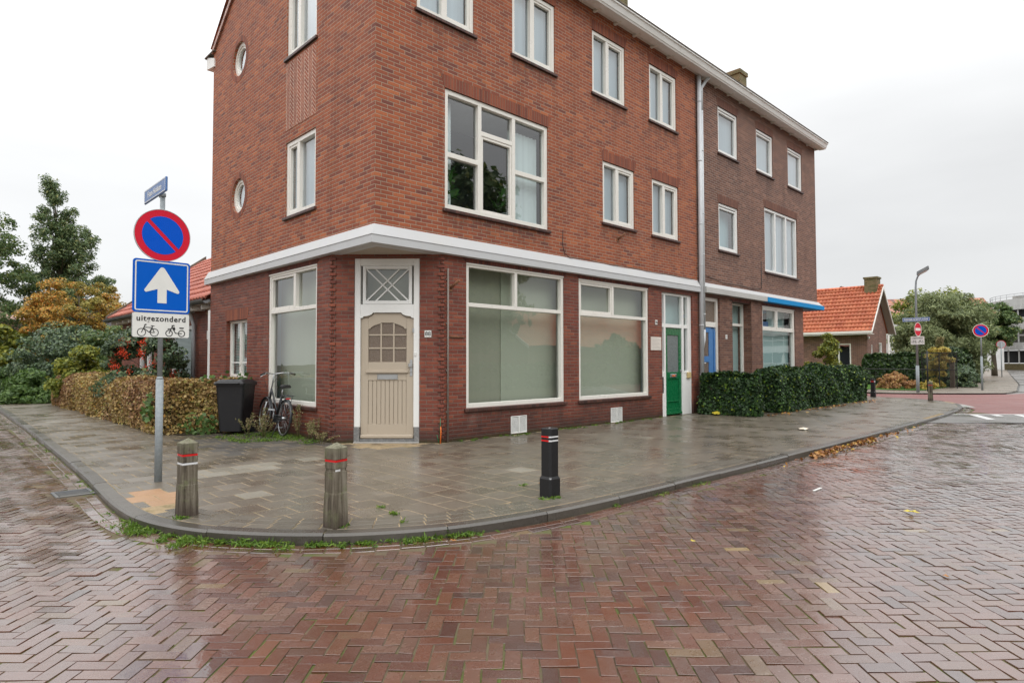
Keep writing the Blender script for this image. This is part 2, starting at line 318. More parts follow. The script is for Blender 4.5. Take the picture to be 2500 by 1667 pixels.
a = N('soil'); n = a.noise(3, 6, .7); a.pbr(a.ramp(n, [(.3, (.035, .028, .018)), (.6, (.07, .055, .03)), (.75, (.05, .075, .02))]), .9, .2, 0, a.bump(a.noise(20, 4), 1, .05)); MAT['soil'] = a.m
a = N('lawn'); n = a.noise(6, 5, .7); a.pbr(a.mix(n, (.045, .12, .015), (.10, .22, .03)), .8, .2, 0, a.bump(a.noise(120, 3), 1, .05)); MAT['lawn'] = a.m
a = N('marking'); a.pbr(a.mix(a.noise(8, 4), (.5, .5, .49), (.72, .72, .7)), .45); MAT['marking'] = a.m

a = N('weathered_wood'); mpn = a.n('ShaderNodeMapping', {'Vector': a.pos(), 'Scale': (34, 34, 1.6)})
g1 = a.noise(1, 6, .7, mpn.outputs[0]); moss = a.noise(9, 5, .7); z = a.n('ShaderNodeSeparateXYZ', {0: a.pos()}).outputs[2]
c = a.ramp(g1, [(.32, (.025, .019, .013)), (.46, (.10, .082, .058)), (.60, (.19, .165, .125)), (.74, (.28, .255, .205))])
c = a.mix(a.mr(moss, .52, .68, 0, .6), c, (.16, .175, .085))
c = a.mix(a.mr(z, 0, .14, .75, 0), c, (.045, .028, .024))
c = a.mix(a.mr(z, .60, .66, 0, .35), c, (.25, .26, .17))
a.pbr(c, .8, .3, 0, a.bump(a.math('ADD', g1, a.math('MULTIPLY', a.noise(60, 3), .4)), .9, .012)); MAT['weathered_wood'] = a.m

def leaf(name, cols, rough=.45, transl=.25, spec=.4, blotch=None):
    a = N(name); ri = a.geo().outputs['Random Per Island']; c = a.ramp(ri, cols)
    if blotch: c = a.mix(a.mr(a.noise(blotch[1], 3), .47, .6, 0, .8), c, a.ramp(ri, blotch[0]))
    b = a.n('ShaderNodeBsdfPrincipled', {'Base Color': c, 'Roughness': rough, 'Specular IOR Level': spec})
    t = a.n('ShaderNodeBsdfTranslucent', {'Color': c}); mx = a.n('ShaderNodeMixShader', {0: transl, 1: b.outputs[0], 2: t.outputs[0]})
    a.t.links.new(mx.outputs[0], a.o.inputs[0]); MAT[name] = a.m
leaf('beech_leaf', [(0, (.13, .08, .035)), (.2, (.26, .17, .06)), (.45, (.40, .27, .10)), (.7, (.52, .37, .15)), (.85, (.30, .32, .09)), (1, (.58, .31, .08))], .5, .25, .35,
     ([(0, (.09, .05, .03)), (.3, (.22, .10, .055)), (.6, (.34, .17, .09)), (.85, (.42, .25, .12)), (1, (.20, .24, .06))], .45))
leaf('ivy_leaf', [(0, (0.014, 0.032, 0.014)), (.4, (0.028, 0.060, 0.022)), (.75, (0.052, 0.098, 0.034)), (.93, (0.062, 0.138, 0.031)), (.97, (0.175, 0.300, 0.037)), (1, (0.375, 0.425, 0.050))], .5, .15, .3)
leaf('ivy_far', [(0, (.015, .03, .01)), (.5, (.03, .06, .018)), (.9, (.055, .10, .025)), (1, (.15, .22, .04))], .4, .15)
leaf('conifer_leaf', [(0, (0.060, 0.102, 0.048)), (.4, (0.111, 0.170, 0.071)), (.8, (0.187, 0.255, 0.102)), (1, (0.340, 0.340, 0.136))], .5, .35)
leaf('tree_leaf', [(0, (0.054, 0.095, 0.034)), (.4, (0.095, 0.155, 0.051)), (.8, (0.149, 0.216, 0.068)), (1, (0.270, 0.270, 0.081))], .5, .35)
leaf('autumn_leaf', [(0, (0.115, 0.103, 0.034)), (.3, (0.368, 0.253, 0.057)), (.6, (0.598, 0.345, 0.069)), (.85, (0.690, 0.276, 0.057)), (1, (0.483, 0.437, 0.081))], .5, .3, .4, ([(0, (0.138, 0.138, 0.034)), (1, (0.322, 0.322, 0.057))], .5))
leaf('yellow_green_leaf', [(0, (.09, .12, .025)), (.5, (.20, .24, .04)), (1, (.38, .36, .05))], .5, .3)
leaf('dark_shrub_leaf', [(0, (0.049, 0.081, 0.046)), (.5, (0.089, 0.138, 0.073)), (.9, (0.146, 0.211, 0.097)), (1, (0.243, 0.292, 0.113))], .4, .2)
leaf('bright_shrub_leaf', [(0, (.045, .09, .02)), (.5, (.08, .15, .035)), (1, (.14, .22, .05))], .5, .25)
leaf('willow_leaf', [(0, (0.120, 0.150, 0.068)), (.5, (0.210, 0.255, 0.112)), (1, (0.345, 0.390, 0.180))], .5, .35)
leaf('bronze_leaf', [(0, (.25, .13, .05)), (.5, (.45, .22, .10)), (1, (.48, .34, .10))], .5, .3)
leaf('golden_leaf', [(0, (.30, .22, .05)), (.6, (.55, .40, .08)), (1, (.38, .38, .08))], .5, .35)
leaf('berry', [(0, (.60, .035, .012)), (1, (.85, .11, .03))], .3, .1, .4)
leaf('grass_blade', [(0, (0.060, 0.112, 0.015)), (.5, (0.105, 0.203, 0.022)), (1, (0.195, 0.285, 0.038))], .5, .35)
leaf('dry_weed', [(0, (0.175, 0.150, 0.062)), (.5, (0.325, 0.250, 0.138)), (1, (0.150, 0.213, 0.050))], .7, .3)
leaf('fallen_leaf', [(0, (.13, .05, .02)), (.4, (.26, .11, .035)), (.7, (.40, .18, .05)), (.9, (.5, .30, .06)), (1, (.6, .42, .07))], .4, .1)
leaf('yellow_leaf', [(0, (.55, .42, .04)), (1, (.60, .50, .06))], .45, .1)
leaf('house_plant_leaf', [(0, (.02, .07, .015)), (1, (.06, .17, .03))], .35, .2)

# ------------------------------------------------------------------ mesh helpers
class MB:
    def __init__(s): s.v = []; s.f = []; s.sm = []
    def face(s, pts, smooth=False):
        b = len(s.v); s.v += [tuple(p) for p in pts]; s.f.append(tuple(range(b, b+len(pts)))); s.sm.append(smooth)
    def add(s, vs, fs, smooth=False):
        b = len(s.v); s.v += [tuple(p) for p in vs]
        for f in fs: s.f.append(tuple(b+i for i in f)); s.sm.append(smooth)
        return s
    def box(s, x0, x1, y0, y1, z0, z1, F=None):
        vs = [(x, y, z) for z in (z0, z1) for y in (y0, y1) for x in (x0, x1)]
        if F: vs = [F(*p) for p in vs]
        return s.add(vs, [(0, 2, 3, 1), (4, 5, 7, 6), (0, 1, 5, 4), (2, 6, 7, 3), (0, 4, 6, 2), (1, 3, 7, 5)])
    def bbox(s, x0, x1, y0, y1, z0, z1, b=.005, F=None):
        # box with chamfered edges (convex hull of inset corners)
        vs = []
        for sx, X in ((-1, x0), (1, x1)):
            for sy, Y in ((-1, y0), (1, y1)):
                for sz, Z in ((-1, z0), (1, z1)):
                    vs += [(X, Y-sy*b, Z-sz*b), (X-sx*b, Y, Z-sz*b), (X-sx*b, Y-sy*b, Z)]
        bm = bmesh.new(); [bm.verts.new(F(*p) if F else p) for p in vs]
        r = bmesh.ops.convex_hull(bm, input=bm.verts); bmesh.ops.dissolve_limit(bm, angle_limit=.02, verts=bm.verts, edges=bm.edges)
        bm.verts.index_update(); s.add([v.co[:] for v in bm.verts], [[v.index for v in f.verts] for f in bm.faces]); bm.free(); return s
    def prism(s, poly, z0, z1, F=None):       # poly in (x,y), extruded along z
        n = len(poly); vs = [(x, y, z0) for x, y in poly]+[(x, y, z1) for x, y in poly]
        if F: vs = [F(*p) for p in vs]
        return s.add(vs, [tuple(range(n))[::-1], tuple(range(n, 2*n))]+[(i, (i+1) % n, n+(i+1) % n, n+i) for i in range(n)])
    def tube(s, pts, r, n=10, cap=True, smooth=True):
        pts = [Vector(p) for p in pts]; rs = r if hasattr(r, '__len__') else [r]*len(pts)
        b = len(s.v); prev = None
        for i, p in enumerate(pts):
            d = (pts[min(i+1, len(pts)-1)]-pts[max(i-1, 0)]).normalized()
            if prev is None: a = d.orthogonal().normalized()
            else: a = (prev-d*prev.dot(d)).normalized()
            prev = a; c = d.cross(a)
            for k in range(n):
                t = 2*math.pi*k/n; s.v.append(tuple(p+(a*math.cos(t)+c*math.sin(t))*rs[i]))
        for i in range(len(pts)-1):
            for k in range(n):
                s.f.append((b+i*n+k, b+i*n+(k+1) % n, b+(i+1)*n+(k+1) % n, b+(i+1)*n+k)); s.sm.append(smooth)
        if cap:
            s.f.append(tuple(b+k for k in range(n))[::-1]); s.sm.append(False)
            e = b+(len(pts)-1)*n; s.f.append(tuple(e+k for k in range(n))); s.sm.append(False)
        return s
    def torus(s, c, axis, R0, r, n=32, m=8):
        axis = Vector(axis).normalized(); a = axis.orthogonal().normalized(); b2 = axis.cross(a); c = Vector(c); b = len(s.v)
        for i in range(n):
            t = 2*math.pi*i/n; d = a*math.cos(t)+b2*math.sin(t)
            for k in range(m):
                q = 2*math.pi*k/m; s.v.append(tuple(c+d*(R0+r*math.cos(q))+axis*r*math.sin(q)))
        for i in range(n):
            for k in range(m):
                s.f.append((b+i*m+k, b+((i+1) % n)*m+k, b+((i+1) % n)*m+(k+1) % m, b+i*m+(k+1) % m)); s.sm.append(True)
        return s
    def disc(s, c, axis, r, th, n=40):
        axis = Vector(axis).normalized(); c = Vector(c); return s.tube([c-axis*th/2, c+axis*th/2], r, n)

def new_mesh(name, v, f, sm=None):
    me = bpy.data.meshes.new(name); me.from_pydata([tuple(p) for p in v], [], f)
    if sm is not None: me.polygons.foreach_set('use_smooth', sm)
    me.update(); return me
def rootloc(o):
    while o.parent: o = o.parent
    return o.location.copy()
def tag(o, label, cat, group=None, kind=None):
    if label: o['label'] = label
    if cat: o['category'] = cat
    if group: o['group'] = group
    if kind: o['kind'] = kind
    return o
def obj(name, mb, mat, parent=None, label=None, world=True, mesh=None):
    if mesh is None:
        v = mb.v
        if parent is not None and world:
            l = rootloc(parent); v = [(p[0]-l.x, p[1]-l.y, p[2]-l.z) for p in v]
        mesh = new_mesh(name, v, mb.f, mb.sm)
        bm = bmesh.new(); bm.from_mesh(mesh); bmesh.ops.recalc_face_normals(bm, faces=bm.faces); bm.to_mesh(mesh); bm.free()
    if isinstance(mat, str): mat = [mat]
    for m in mat: mesh.materials.append(MAT[m])
    o = bpy.data.objects.new(name, mesh); COL.objects.link(o)
    if parent is not None: o.parent = parent
    if label: o['label'] = label
    return o
def thing(name, label, cat, loc=(0, 0, 0), rz=0, group=None):
    o = bpy.data.objects.new(name, None); COL.objects.link(o); o.location = loc; o.rotation_euler = (0, 0, rz)
    o.empty_display_size = .2; return tag(o, label, cat, group)
def single(name, mb, mat, label, cat, loc, group=None, kind=None):
    v = [(p[0]-loc[0], p[1]-loc[1], p[2]-loc[2]) for p in mb.v]
    me = new_mesh(name, v, mb.f, mb.sm); o = obj(name, None, mat, mesh=me); o.location = loc; return tag(o, label, cat, group, kind)
def struct(name, mb, mat):
    me = new_mesh(name, mb.v, mb.f, mb.sm); o = obj(name, None, mat, mesh=me); o['kind'] = 'structure'; return o
def copy_tree(o, parent=None):
    c = o.copy(); COL.objects.link(c); c.parent = parent
    for ch in o.children: copy_tree(ch, c)
    return c

def text_mb(s, size, F, th=.002, align='CENTER', offset=.0, spacing=1.0):
    """letters as flat solid shapes; F(x, y, d) places them"""
    cu = bpy.data.curves.new('t', 'FONT'); cu.body = s; cu.size = size; cu.align_x = align; cu.align_y = 'CENTER'
    cu.extrude = th/2; cu.offset = offset; cu.space_character = spacing; cu.resolution_u = 3
    o = bpy.data.objects.new('t', cu); COL.objects.link(o); dg = bpy.context.evaluated_depsgraph_get(); dg.update()
    me = bpy.data.meshes.new_from_object(o.evaluated_get(dg)); mb = MB()
    mb.add([F(v.co.x, v.co.y, v.co.z+th/2) for v in me.vertices], [tuple(p.vertices) for p in me.polygons])
    bpy.data.objects.remove(o); bpy.data.curves.remove(cu); bpy.data.meshes.remove(me); return mb

def pantiles(o, du, nu, ds, ns, tw=.21, mb=None, amp=.022, lap=.035):
    """o: eave corner; du: unit vector along the eave; ds: up-slope vector of one course; waves across, a lip at every course"""
    m = mb or MB(); o = Vector(o); du = Vector(du); ds = Vector(ds); nn = du.cross(ds).normalized()
    if nn.z < 0: nn = -nn
    sub = 6
    for r in range(ns):
        b = len(m.v); n = nu*sub+1
        for k in range(n):
            w_ = amp*(math.sin(2*math.pi*k/sub)+.35*math.sin(4*math.pi*k/sub+.6)); p = o+du*(tw*k/sub)+ds*r
            m.v += [tuple(p+nn*(w_-.01)), tuple(p+nn*(w_+lap)), tuple(p+ds*1.02+nn*(w_))]
        for k in range(n-1):
            a, c = b+3*k, b+3*(k+1); m.f += [(a, c, c+1, a+1), (a+1, c+1, c+2, a+2)]; m.sm += [False, True]
    return m

# facade frames: (u along, d outwards, z up)
FR = lambda u, d, z: (u, -d, z)
FL = lambda u, d, z: (-d, u, z)
S2 = math.sqrt(.5)
FC = lambda u, d, z: (.665+u*S2-d*S2, .665-u*S2-d*S2, z)

def wall(F, u0, u1, z0, z1, holes, reveal=.14, mb=None, round_holes=(), top=None):
    """one plane with rectangular and round openings and their reveals"""
    mb = mb or MB()
    us = sorted(set([u0, u1]+[h[0] for h in holes]+[h[1] for h in holes]+[c-r for c, _, r in round_holes]+[c+r for c, _, r in round_holes]))
    zs = sorted(set([z0, z1]+[h[2] for h in holes]+[h[3] for h in holes]+[c-r for _, c, r in round_holes]+[c+r for _, c, r in round_holes]))
    us = [u for u in us if u0 <= u <= u1]; zs = [z for z in zs if z0 <= z <= z1]
    for i in range(len(us)-1):
        for j in range(len(zs)-1):
            a, b, c, d = us[i], us[i+1], zs[j], zs[j+1]; mu, mz = (a+b)/2, (c+d)/2
            if any(h[0] < mu < h[1] and h[2] < mz < h[3] for h in holes): continue
            if any(abs(mu-q[0]) < q[2] and abs(mz-q[1]) < q[2] for q in round_holes): continue
            mb.face([F(a, 0, c), F(b, 0, c), F(b, 0, d), F(a, 0, d)])
    for a, b, c, d in holes:
        for p, q in (((a, c), (b, c)), ((b, c), (b, d)), ((b, d), (a, d)), ((a, d), (a, c))):
            mb.face([F(p[0], 0, p[1]), F(q[0], 0, q[1]), F(q[0], -reveal, q[1]), F(p[0], -reveal, p[1])])
    for cu, cz, r in round_holes:
        n = 32; ri = r*.94
        for k in range(n):
            t0, t1 = 2*math.pi*(k+.5)/n, 2*math.pi*(k+1.5)/n
            def sq(t):
                x, y = math.cos(t), math.sin(t); m = max(abs(x), abs(y)); return cu+r*x/m, cz+r*y/m
            p0, p1 = (cu+ri*math.cos(t0), cz+ri*math.sin(t0)), (cu+ri*math.cos(t1), cz+ri*math.sin(t1)); q0, q1 = sq(t0), sq(t1)
            if abs(abs(q0[0]-cu)-r) < 1e-6 and abs(abs(q1[1]-cz)-r) < 1e-6 or abs(abs(q1[0]-cu)-r) < 1e-6 and abs(abs(q0[1]-cz)-r) < 1e-6:
                cx = cu+math.copysign(r, q0[0]-cu); cy = cz+math.copysign(r, q0[1]-cz)
                mb.face([F(p0[0], 0, p0[1]), F(q0[0], 0, q0[1]), F(cx, 0, cy), F(q1[0], 0, q1[1]), F(p1[0], 0, p1[1])])
            else: mb.face([F(p0[0], 0, p0[1]), F(q0[0], 0, q0[1]), F(q1[0], 0, q1[1]), F(p1[0], 0, p1[1])])
            mb.face([F(p0[0], 0, p0[1]), F(p1[0], 0, p1[1]), F(p1[0], -reveal, p1[1]), F(p0[0], -reveal, p0[1])])
    return mb

def bars(mb, F, rect, vs, hs, w, d0, d1, wm=None):
    """window frame: border plus mullions (u, za, zb) and transoms (z, ua, ub)"""
    a, b, c, d = rect; wm = wm or w; B = .004
    mb.bbox(a, a+w, d0, d1, c, d, B, F); mb.bbox(b-w, b, d0, d1, c, d, B, F)
    mb.bbox(a+w, b-w, d0, d1, c, c+w*1.05, B, F); mb.bbox(a+w, b-w, d0, d1, d-w, d, B, F)
    for u, za, zb in vs: mb.bbox(u-wm/2, u+wm/2, d0, d1-.002, za, zb, B, F)
    for z, ua, ub in hs: mb.bbox(ua, ub, d0, d1-.0035, z-wm/2, z+wm/2, B, F)
    return mb

def gpane(F, a, b, c, d, dd):
    m = MB(); m.face([F(a, dd, c), F(b, dd, c), F(b, dd, d), F(a, dd, d)]); return m
def window(B, F, rect, vs=(), hs=(), w=.075, wm=.07, dep=(-.125, -.025), sash=(), mat='cream_frame', glassm='glass',
           backs=(), sill='brick_sill', lintel='brick_soldier', lh=.22, sill_h=.055, lext=0, label=None, drip=False, arch_gap=True):
    a, b, c, d = rect
    f = obj('window', bars(MB(), F, rect, vs, hs, w, dep[0], dep[1], wm), mat, B, label)
    if drip: obj('drip_rail', MB().bbox(a+.001, b-.001, dep[1]-.03, dep[1]+.018, d-w*.45, d-.003, .003, F), mat, f)
    for (sa, sb, sc, sd) in sash:
        m = MB(); bars(m, F, (sa, sb, sc, sd), (), (), .045, dep[0]+.03, dep[1]-.014); obj('sash', m, mat, f)
    obj('pane', gpane(F, a+w*.6, b-w*.6, c+w*.6, d-w*.6, dep[0]+.03), glassm, f)
    for nm, m, (ba, bb, bc, bd), dd in backs:
        q = MB()
        if 'curtain' in nm:
            n = max(6, int((bb-ba)/.05)); vsx = []
            for k in range(n+1):
                u = ba+(bb-ba)*k/n; o_ = dd+(.018 if k % 2 else -.018)
                vsx += [F(u, o_, bc), F(u, o_, bd)]
            q.add(vsx, [(2*k, 2*k+2, 2*k+3, 2*k+1) for k in range(n)], True)
        else: q.box(ba, bb, dd-.02, dd, bc, bd, F)
        obj(nm, q, m, f)
    if sill: obj('sill', MB().bbox(a-.05, b+.05, -.09, .045, c-sill_h-.002, c-.002, .006, F), sill, B)
    if lintel:
        m = MB(); m.add([F(a-.08-lext, .003, d+lh), F(b+.08+lext, .003, d+lh), F(b+.01, .003, d), F(a-.01, .003, d),
                         F(a-.08-lext, -.02, d+lh), F(b+.08+lext, -.02, d+lh), F(b+.01, -.02, d), F(a-.01, -.02, d)],
                        [(0, 1, 2, 3), (0, 4, 5, 1), (2, 1, 5, 6), (3, 2, 6, 7), (0, 3, 7, 4), (4, 7, 6, 5)]); obj('lintel', m, lintel, B)
    return f

# ------------------------------------------------------------------ corner building (red brick)
CB = thing('corner_building', 'red brick corner building with slanting beige door, left of the grey downpipe', 'building', (.7, .7, 0))
XS = 9.86
H1 = [(1.38, 4.0, 3.98, 6.07), (5.44, 6.66, 7.23, 8.63), (7.66, 8.90, 7.23, 8.63), (5.79, 7.0, 4.43, 5.81), (7.74, 8.95, 4.43, 5.81), (.79, 2.04, 7.22, 8.63), (3.0, 4.22, 7.22, 8.63)]
H2 = [(1.86, 4.47, .55, 3.11), (4.94, 7.54, .55, 3.11), (8.13, 9.60, 0, 3.08)]
HL = [(1.95, 3.17, 4.12, 5.56), (1.95, 3.17, 7.20, 8.60)]
HLg = [(1.86, 3.90, .57, 3.10), (4.97, 6.17, 1.03, 2.28)]
m = wall(FR, 0, XS, 3.30, 9.2, H1); m = wall(FL, 0, 7.2, 3.30, 9.0, HL, mb=m, round_holes=[(5.58, 8.07, .40), (5.55, 5.01, .40)])
# gable above the eaves
m.face([FL(0, 0, 9.0), FL(7.2, 0, 9.0), FL(3.6, 0, 11.6)]); m.face([FR(0, -7.2, 0), FR(XS, -7.2, 0), FR(XS, -7.2, 9), FR(0, -7.2, 9)])
obj('wall', m, 'brick_red', CB)
g = wall(FR, 1.33, XS, -.05, 3.30, H2); wall(FL, 1.33, 7.2, -.05, 3.30, HLg, mb=g)
hw = 1.33*math.sqrt(2)/2
wall(FC, -hw, hw, -.05, 3.2, [(-.555, .555, 0, 3.12)], mb=g)
obj('ground_floor_wall', g, 'brick_ground', CB)
# toothed quoins at both bends of the corner
tqs = {-1: MB(), 1: MB()}; hz = .0655
for k in range(1, 48):
    z0 = k*hz+.006; z1 = z0+.052
    if z1 > 3.17: break
    for sgn in (-1, 1):
        tq = tqs[sgn]
        if k % 2: tq.bbox(*sorted((sgn*(hw-.075), sgn*(hw+.035))), -.08, .022, z0, z1, .004, FC)
        else:
            F = FR if sgn > 0 else FL
            tq.bbox(1.33-.028, 1.33+.05, -.08, .02, z0, z1, .004, F)
for tq in tqs.values(): obj('toothed_quoin', tq, 'brick_ground', CB)
# herringbone panel between the stair windows
obj('brick_panel', MB().box(1.96, 3.16, -.02, .006, 5.80, 7.10, FL), 'brick_herring', CB)

# moulded ledge round the corner
def ledge(parent, path, prof, mat, name, label=None):
    m = MB(); n = len(prof); rows = []
    for (x, y, nx, ny) in path: rows.append([(x+nx*d, y+ny*d, z) for d, z in prof])
    for r in rows: m.v += r
    for i in range(len(rows)-1):
        for k in range(n): m.f.append((i*n+k, (i+1)*n+k, (i+1)*n+(k+1) % n, i*n+(k+1) % n)); m.sm.append(False)
    m.f.append(tuple(range(n))); m.f.append(tuple((len(rows)-1)*n+k for k in range(n))); m.sm += [False]*2
    return obj(name, m, mat, parent, label)
P = [(0, 7.32, -1, 0), (0, 0, -1, -1), (9.845, 0, 0, -1)]
ledge(CB, P, [(-.12, 3.18), (.109, 3.193), (.109, 3.315), (-.12, 3.315)], 'ledge_front', 'ledge')
ledge(CB, P, [(-.12, 3.318), (.118, 3.318), (.112, 3.332), (.012, 3.505), (-.12, 3.505)], 'ledge_top', 'ledge_flashing')
obj('soffit', MB().prism([(.003, .003), (1.42, .003), (.003, 1.42)], 3.186, 3.25), 'soffit_beige', CB)

def light2(B, F, a, b, c, d, split, mat='cream_frame', lintel='brick_soldier', first='fixed', cur='net_curtain'):
    s = a+(b-a)*split; w = .085
    return window(B, F, (a, b, c, d), vs=[(s, c+w, d-w)], w=w, wm=.085, sash=[(s+.043, b-w, c+w, d-w)], mat=mat, lintel=lintel, glassm='glass_upper',
                  backs=[('curtain', cur, (a+w*.8, b-w*.8, c+.06, d-.06), -.19), ('backdrop', 'room_mid', (a, b, c, d), -.5)])
for (a, b, c, d) in H1[1:]: light2(CB, FR, a, b, c, d, .46)
for (a, b, c, d) in HL: light2(CB, FL, a, b, c, d, .60, lintel=None)
a_, b_, c_, d_ = H1[0]
big = window(CB, FR, H1[0], vs=[(2.2, c_+.08, d_-.08), (3.06, c_+.08, d_-.08)],
    hs=[(4.94, 1.46, 2.16), (5.50, 2.24, 3.02), (4.98, 3.10, 3.92)], w=.085, wm=.085, sash=[(2.245, 3.015, 4.07, 5.455)], glassm='glass_upper', lext=.02,
    backs=[('curtain', 'white_curtain', (1.44, 1.72, 4.05, 5.95), -.25), ('curtain', 'white_curtain', (3.12, 3.94, 4.05, 5.85), -.25),
           ('backdrop', 'room_dark', (1.1, 4.3, 3.7, 6.3), -1.6)])
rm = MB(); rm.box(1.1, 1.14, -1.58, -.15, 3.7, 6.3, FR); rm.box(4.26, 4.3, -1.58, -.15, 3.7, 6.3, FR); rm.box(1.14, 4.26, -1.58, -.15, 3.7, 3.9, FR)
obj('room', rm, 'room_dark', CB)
rm = MB().box(1.14, 4.26, -1.58, -.15, 6.12, 6.3, FR); obj('ceiling', rm, 'render_white', CB)
# round stair windows with a brick ring
for cz, cu in ((8.07, 5.58), (5.01, 5.55)):
    q = MB(); n = 40
    def ring(mb, F, cu, cz, r0, r1, d0, d1):
        b = len(mb.v)
        for k in range(n):
            t = 2*math.pi*k/n
            for (r, d) in ((r0, d0), (r0, d1), (r1, d1), (r1, d0)): mb.v.append(F(cu+r*math.cos(t), d, cz+r*math.sin(t)))
        for k in range(n):
            for j in range(4):
                mb.f.append((b+k*4+j, b+((k+1) % n)*4+j, b+((k+1) % n)*4+(j+1) % 4, b+k*4+(j+1) % 4)); mb.sm.append(False)
        return mb
    obj('brick_ring', ring(MB(), FL, cu, cz, .378, .50, -.02, .004), 'brick_soldier', CB)
    f = obj('round_window', ring(MB(), FL, cu, cz, .30, .376, -.13, -.05), 'cream_frame', CB)
    obj('sash', ring(MB(), FL, cu, cz, .255, .298, -.12, -.07), 'cream_frame', f)
    q = MB(); q.face([FL(cu+.27*math.cos(2*math.pi*k/n), -.1, cz+.27*math.sin(2*math.pi*k/n)) for k in range(n)]); obj('pane', q, 'glass_upper', f)
    q = MB(); q.face([FL(cu+.37*math.cos(2*math.pi*k/n), -.17, cz+.37*math.sin(2*math.pi*k/n)) for k in range(n)]); obj('blind', q, 'net_curtain', f)

# shop windows
def shop(F, rect, mu, tz, vent=None, panel=.42, sm='green_screen', flip=False):
    a, b, c, d = rect; w = .075; k = a+(b-a)*panel
    sash = []
    if vent == 'left': sash = [(a+w, mu-.035, tz+.035, d-w)]
    elif vent == 'right': sash = [(mu+.035, b-w, tz+.035, d-w)]
    f = window(CB, F, rect, vs=[(mu, tz+.035, d-w)], hs=[(tz, a+w, b-w)], w=w, wm=.07, dep=(-.12, -.02), sash=sash, lintel='brick_soldier_dark', lh=.068, sill_h=.06, drip=True,
        backs=[('interior_screen', 'brown_screen' if not flip else sm, (a, k, c, d), -.36), ('interior_screen', sm, (k+.001, b+.17, c, d), -.34), ('interior_screen', 'frost', (b+.171, b+.9, c, d), -.34)])
    return f
shop(FR, H2[0], 3.11, 2.37, None, .44); shop(FR, H2[1], 6.16, 2.37, 'left', .02, flip=True); shop(FL, HLg[0], 2.78, 2.35, 'right', .03, flip=True)
# small two-light window
a, b, c, d = HLg[1]
window(CB, FL, HLg[1], vs=[(5.57, c+.05, d-.05)], hs=[], w=.06, wm=.09, dep=(-.16, -.09), lintel='brick_soldier', lh=.24, drip=True,
       backs=[('blind', 'louvre', (a, b, c, d), -.2)])
obj('glazing_bar', MB().box(5.03, 6.1, -.135, -.12, 1.34, 1.365, FL), 'white_paint', CB)

# corner door
DF = obj('door_frame', None, 'white_paint', CB, mesh=new_mesh('door_frame', [], [], []))
q = MB(); wz = .105
for s_ in (-1, 1): q.bbox(*sorted((s_*.555, s_*.452)), -.11, -.015, .262, 3.12, .006, FC)
q.bbox(-.452, .452, -.11, -.017, 3.0, 3.12, .005, FC)
# shaped transom over the leaf
up_ = [(-.452, 2.34), (-.452, 2.105), (-.415, 2.115), (-.40, 2.135), (-.33, 2.145), (-.275, 2.165), (-.25, 2.185), (-.24, 2.2), (.24, 2.2), (.25, 2.185), (.275, 2.165), (.33, 2.145), (.40, 2.135), (.415, 2.115), (.452, 2.105), (.452, 2.34)]
nn = len(up_); vs_ = [FC(x, -.10, z) for x, z in up_]+[FC(x, -.02, z) for x, z in up_]
fs_ = [tuple(range(nn)), tuple(range(nn, 2*nn))[::-1]]
fs_ += [(i, (i+1) % nn, nn+(i+1) % nn, nn+i) for i in range(nn)]
q.add(vs_, fs_)
l = rootloc(CB); me = new_mesh('door_frame', [(p[0]-l.x, p[1]-l.y, p[2]-l.z) for p in q.v], q.f, q.sm); me.materials.append(MAT['white_paint']); DF.data = me
for s_ in (-1, 1): obj('plinth_block', MB().bbox(*sorted((s_*.56, s_*.462)), -.12, -.005, 0, .26, .006, FC), 'plinth_grey', DF)
tw = obj('transom_window', bars(MB(), FC, (-.42, .42, 2.345, 2.998), (), (), .055, -.09, -.03), 'white_paint', CB)
q = MB()
def slat(x0, z0, x1, z1, w=.022):
    d = Vector((x1-x0, z1-z0)); L = d.length; nx, nz = -d.y/L*w/2, d.x/L*w/2
    ps = [(x0+nx, z0+nz), (x1+nx, z1+nz), (x1-nx, z1-nz), (x0-nx, z0-nz)]
    q.add([FC(x, -.075, z) for x, z in ps]+[FC(x, -.05, z) for x, z in ps], [(0, 1, 2, 3), (7, 6, 5, 4), (0, 4, 5, 1), (1, 5, 6, 2), (2, 6, 7, 3), (3, 7, 4, 0)])
for sx in (-1, 1):
    slat(-.36*sx, 2.94, .20*sx, 2.40); slat(-.20*sx, 2.94, .36*sx, 2.40)
obj('glazing_bars', q, 'white_paint', tw)
obj('pane', gpane(FC, -.38, .38, 2.38, 2.96, -.082), 'glass', tw)
obj('interior_screen', MB().box(-.45, .45, -.34, -.32, 2.3, 3.05, FC), 'brown_screen', tw)
dr = MB()
# leaf: stiles and rails round an arched light, planked lower panel
lf = [(-.45, .075), (.45, .075), (.45, 2.11), (.40, 2.135), (.33, 2.145), (.25, 2.185), (.24, 2.2), (-.24, 2.2), (-.25, 2.185), (-.33, 2.145), (-.40, 2.135), (-.45, 2.11)]
def poly_plate(mb, F, outer, d0, d1):
    n_ = len(outer); mb.add([F(x, d0, z) for x, z in outer]+[F(x, d1, z) for x, z in outer], [tuple(range(n_)), tuple(range(n_, 2*n_))[::-1]]+[(i, (i+1) % n_, n_+(i+1) % n_, n_+i) for i in range(n_)])
poly_plate(dr, FC, lf, -.11, -.085)
ft = -.058
dr.bbox(-.45, -.325, -.084, ft, .075, 2.10, .004, FC); dr.bbox(.325, .45, -.084, ft, .075, 2.10, .004, FC)
dr.bbox(-.325, .325, -.084, ft-.001, .075, .31, .004, FC); dr.bbox(-.325, .325, -.084, ft-.001, 1.05, 1.36, .004, FC)
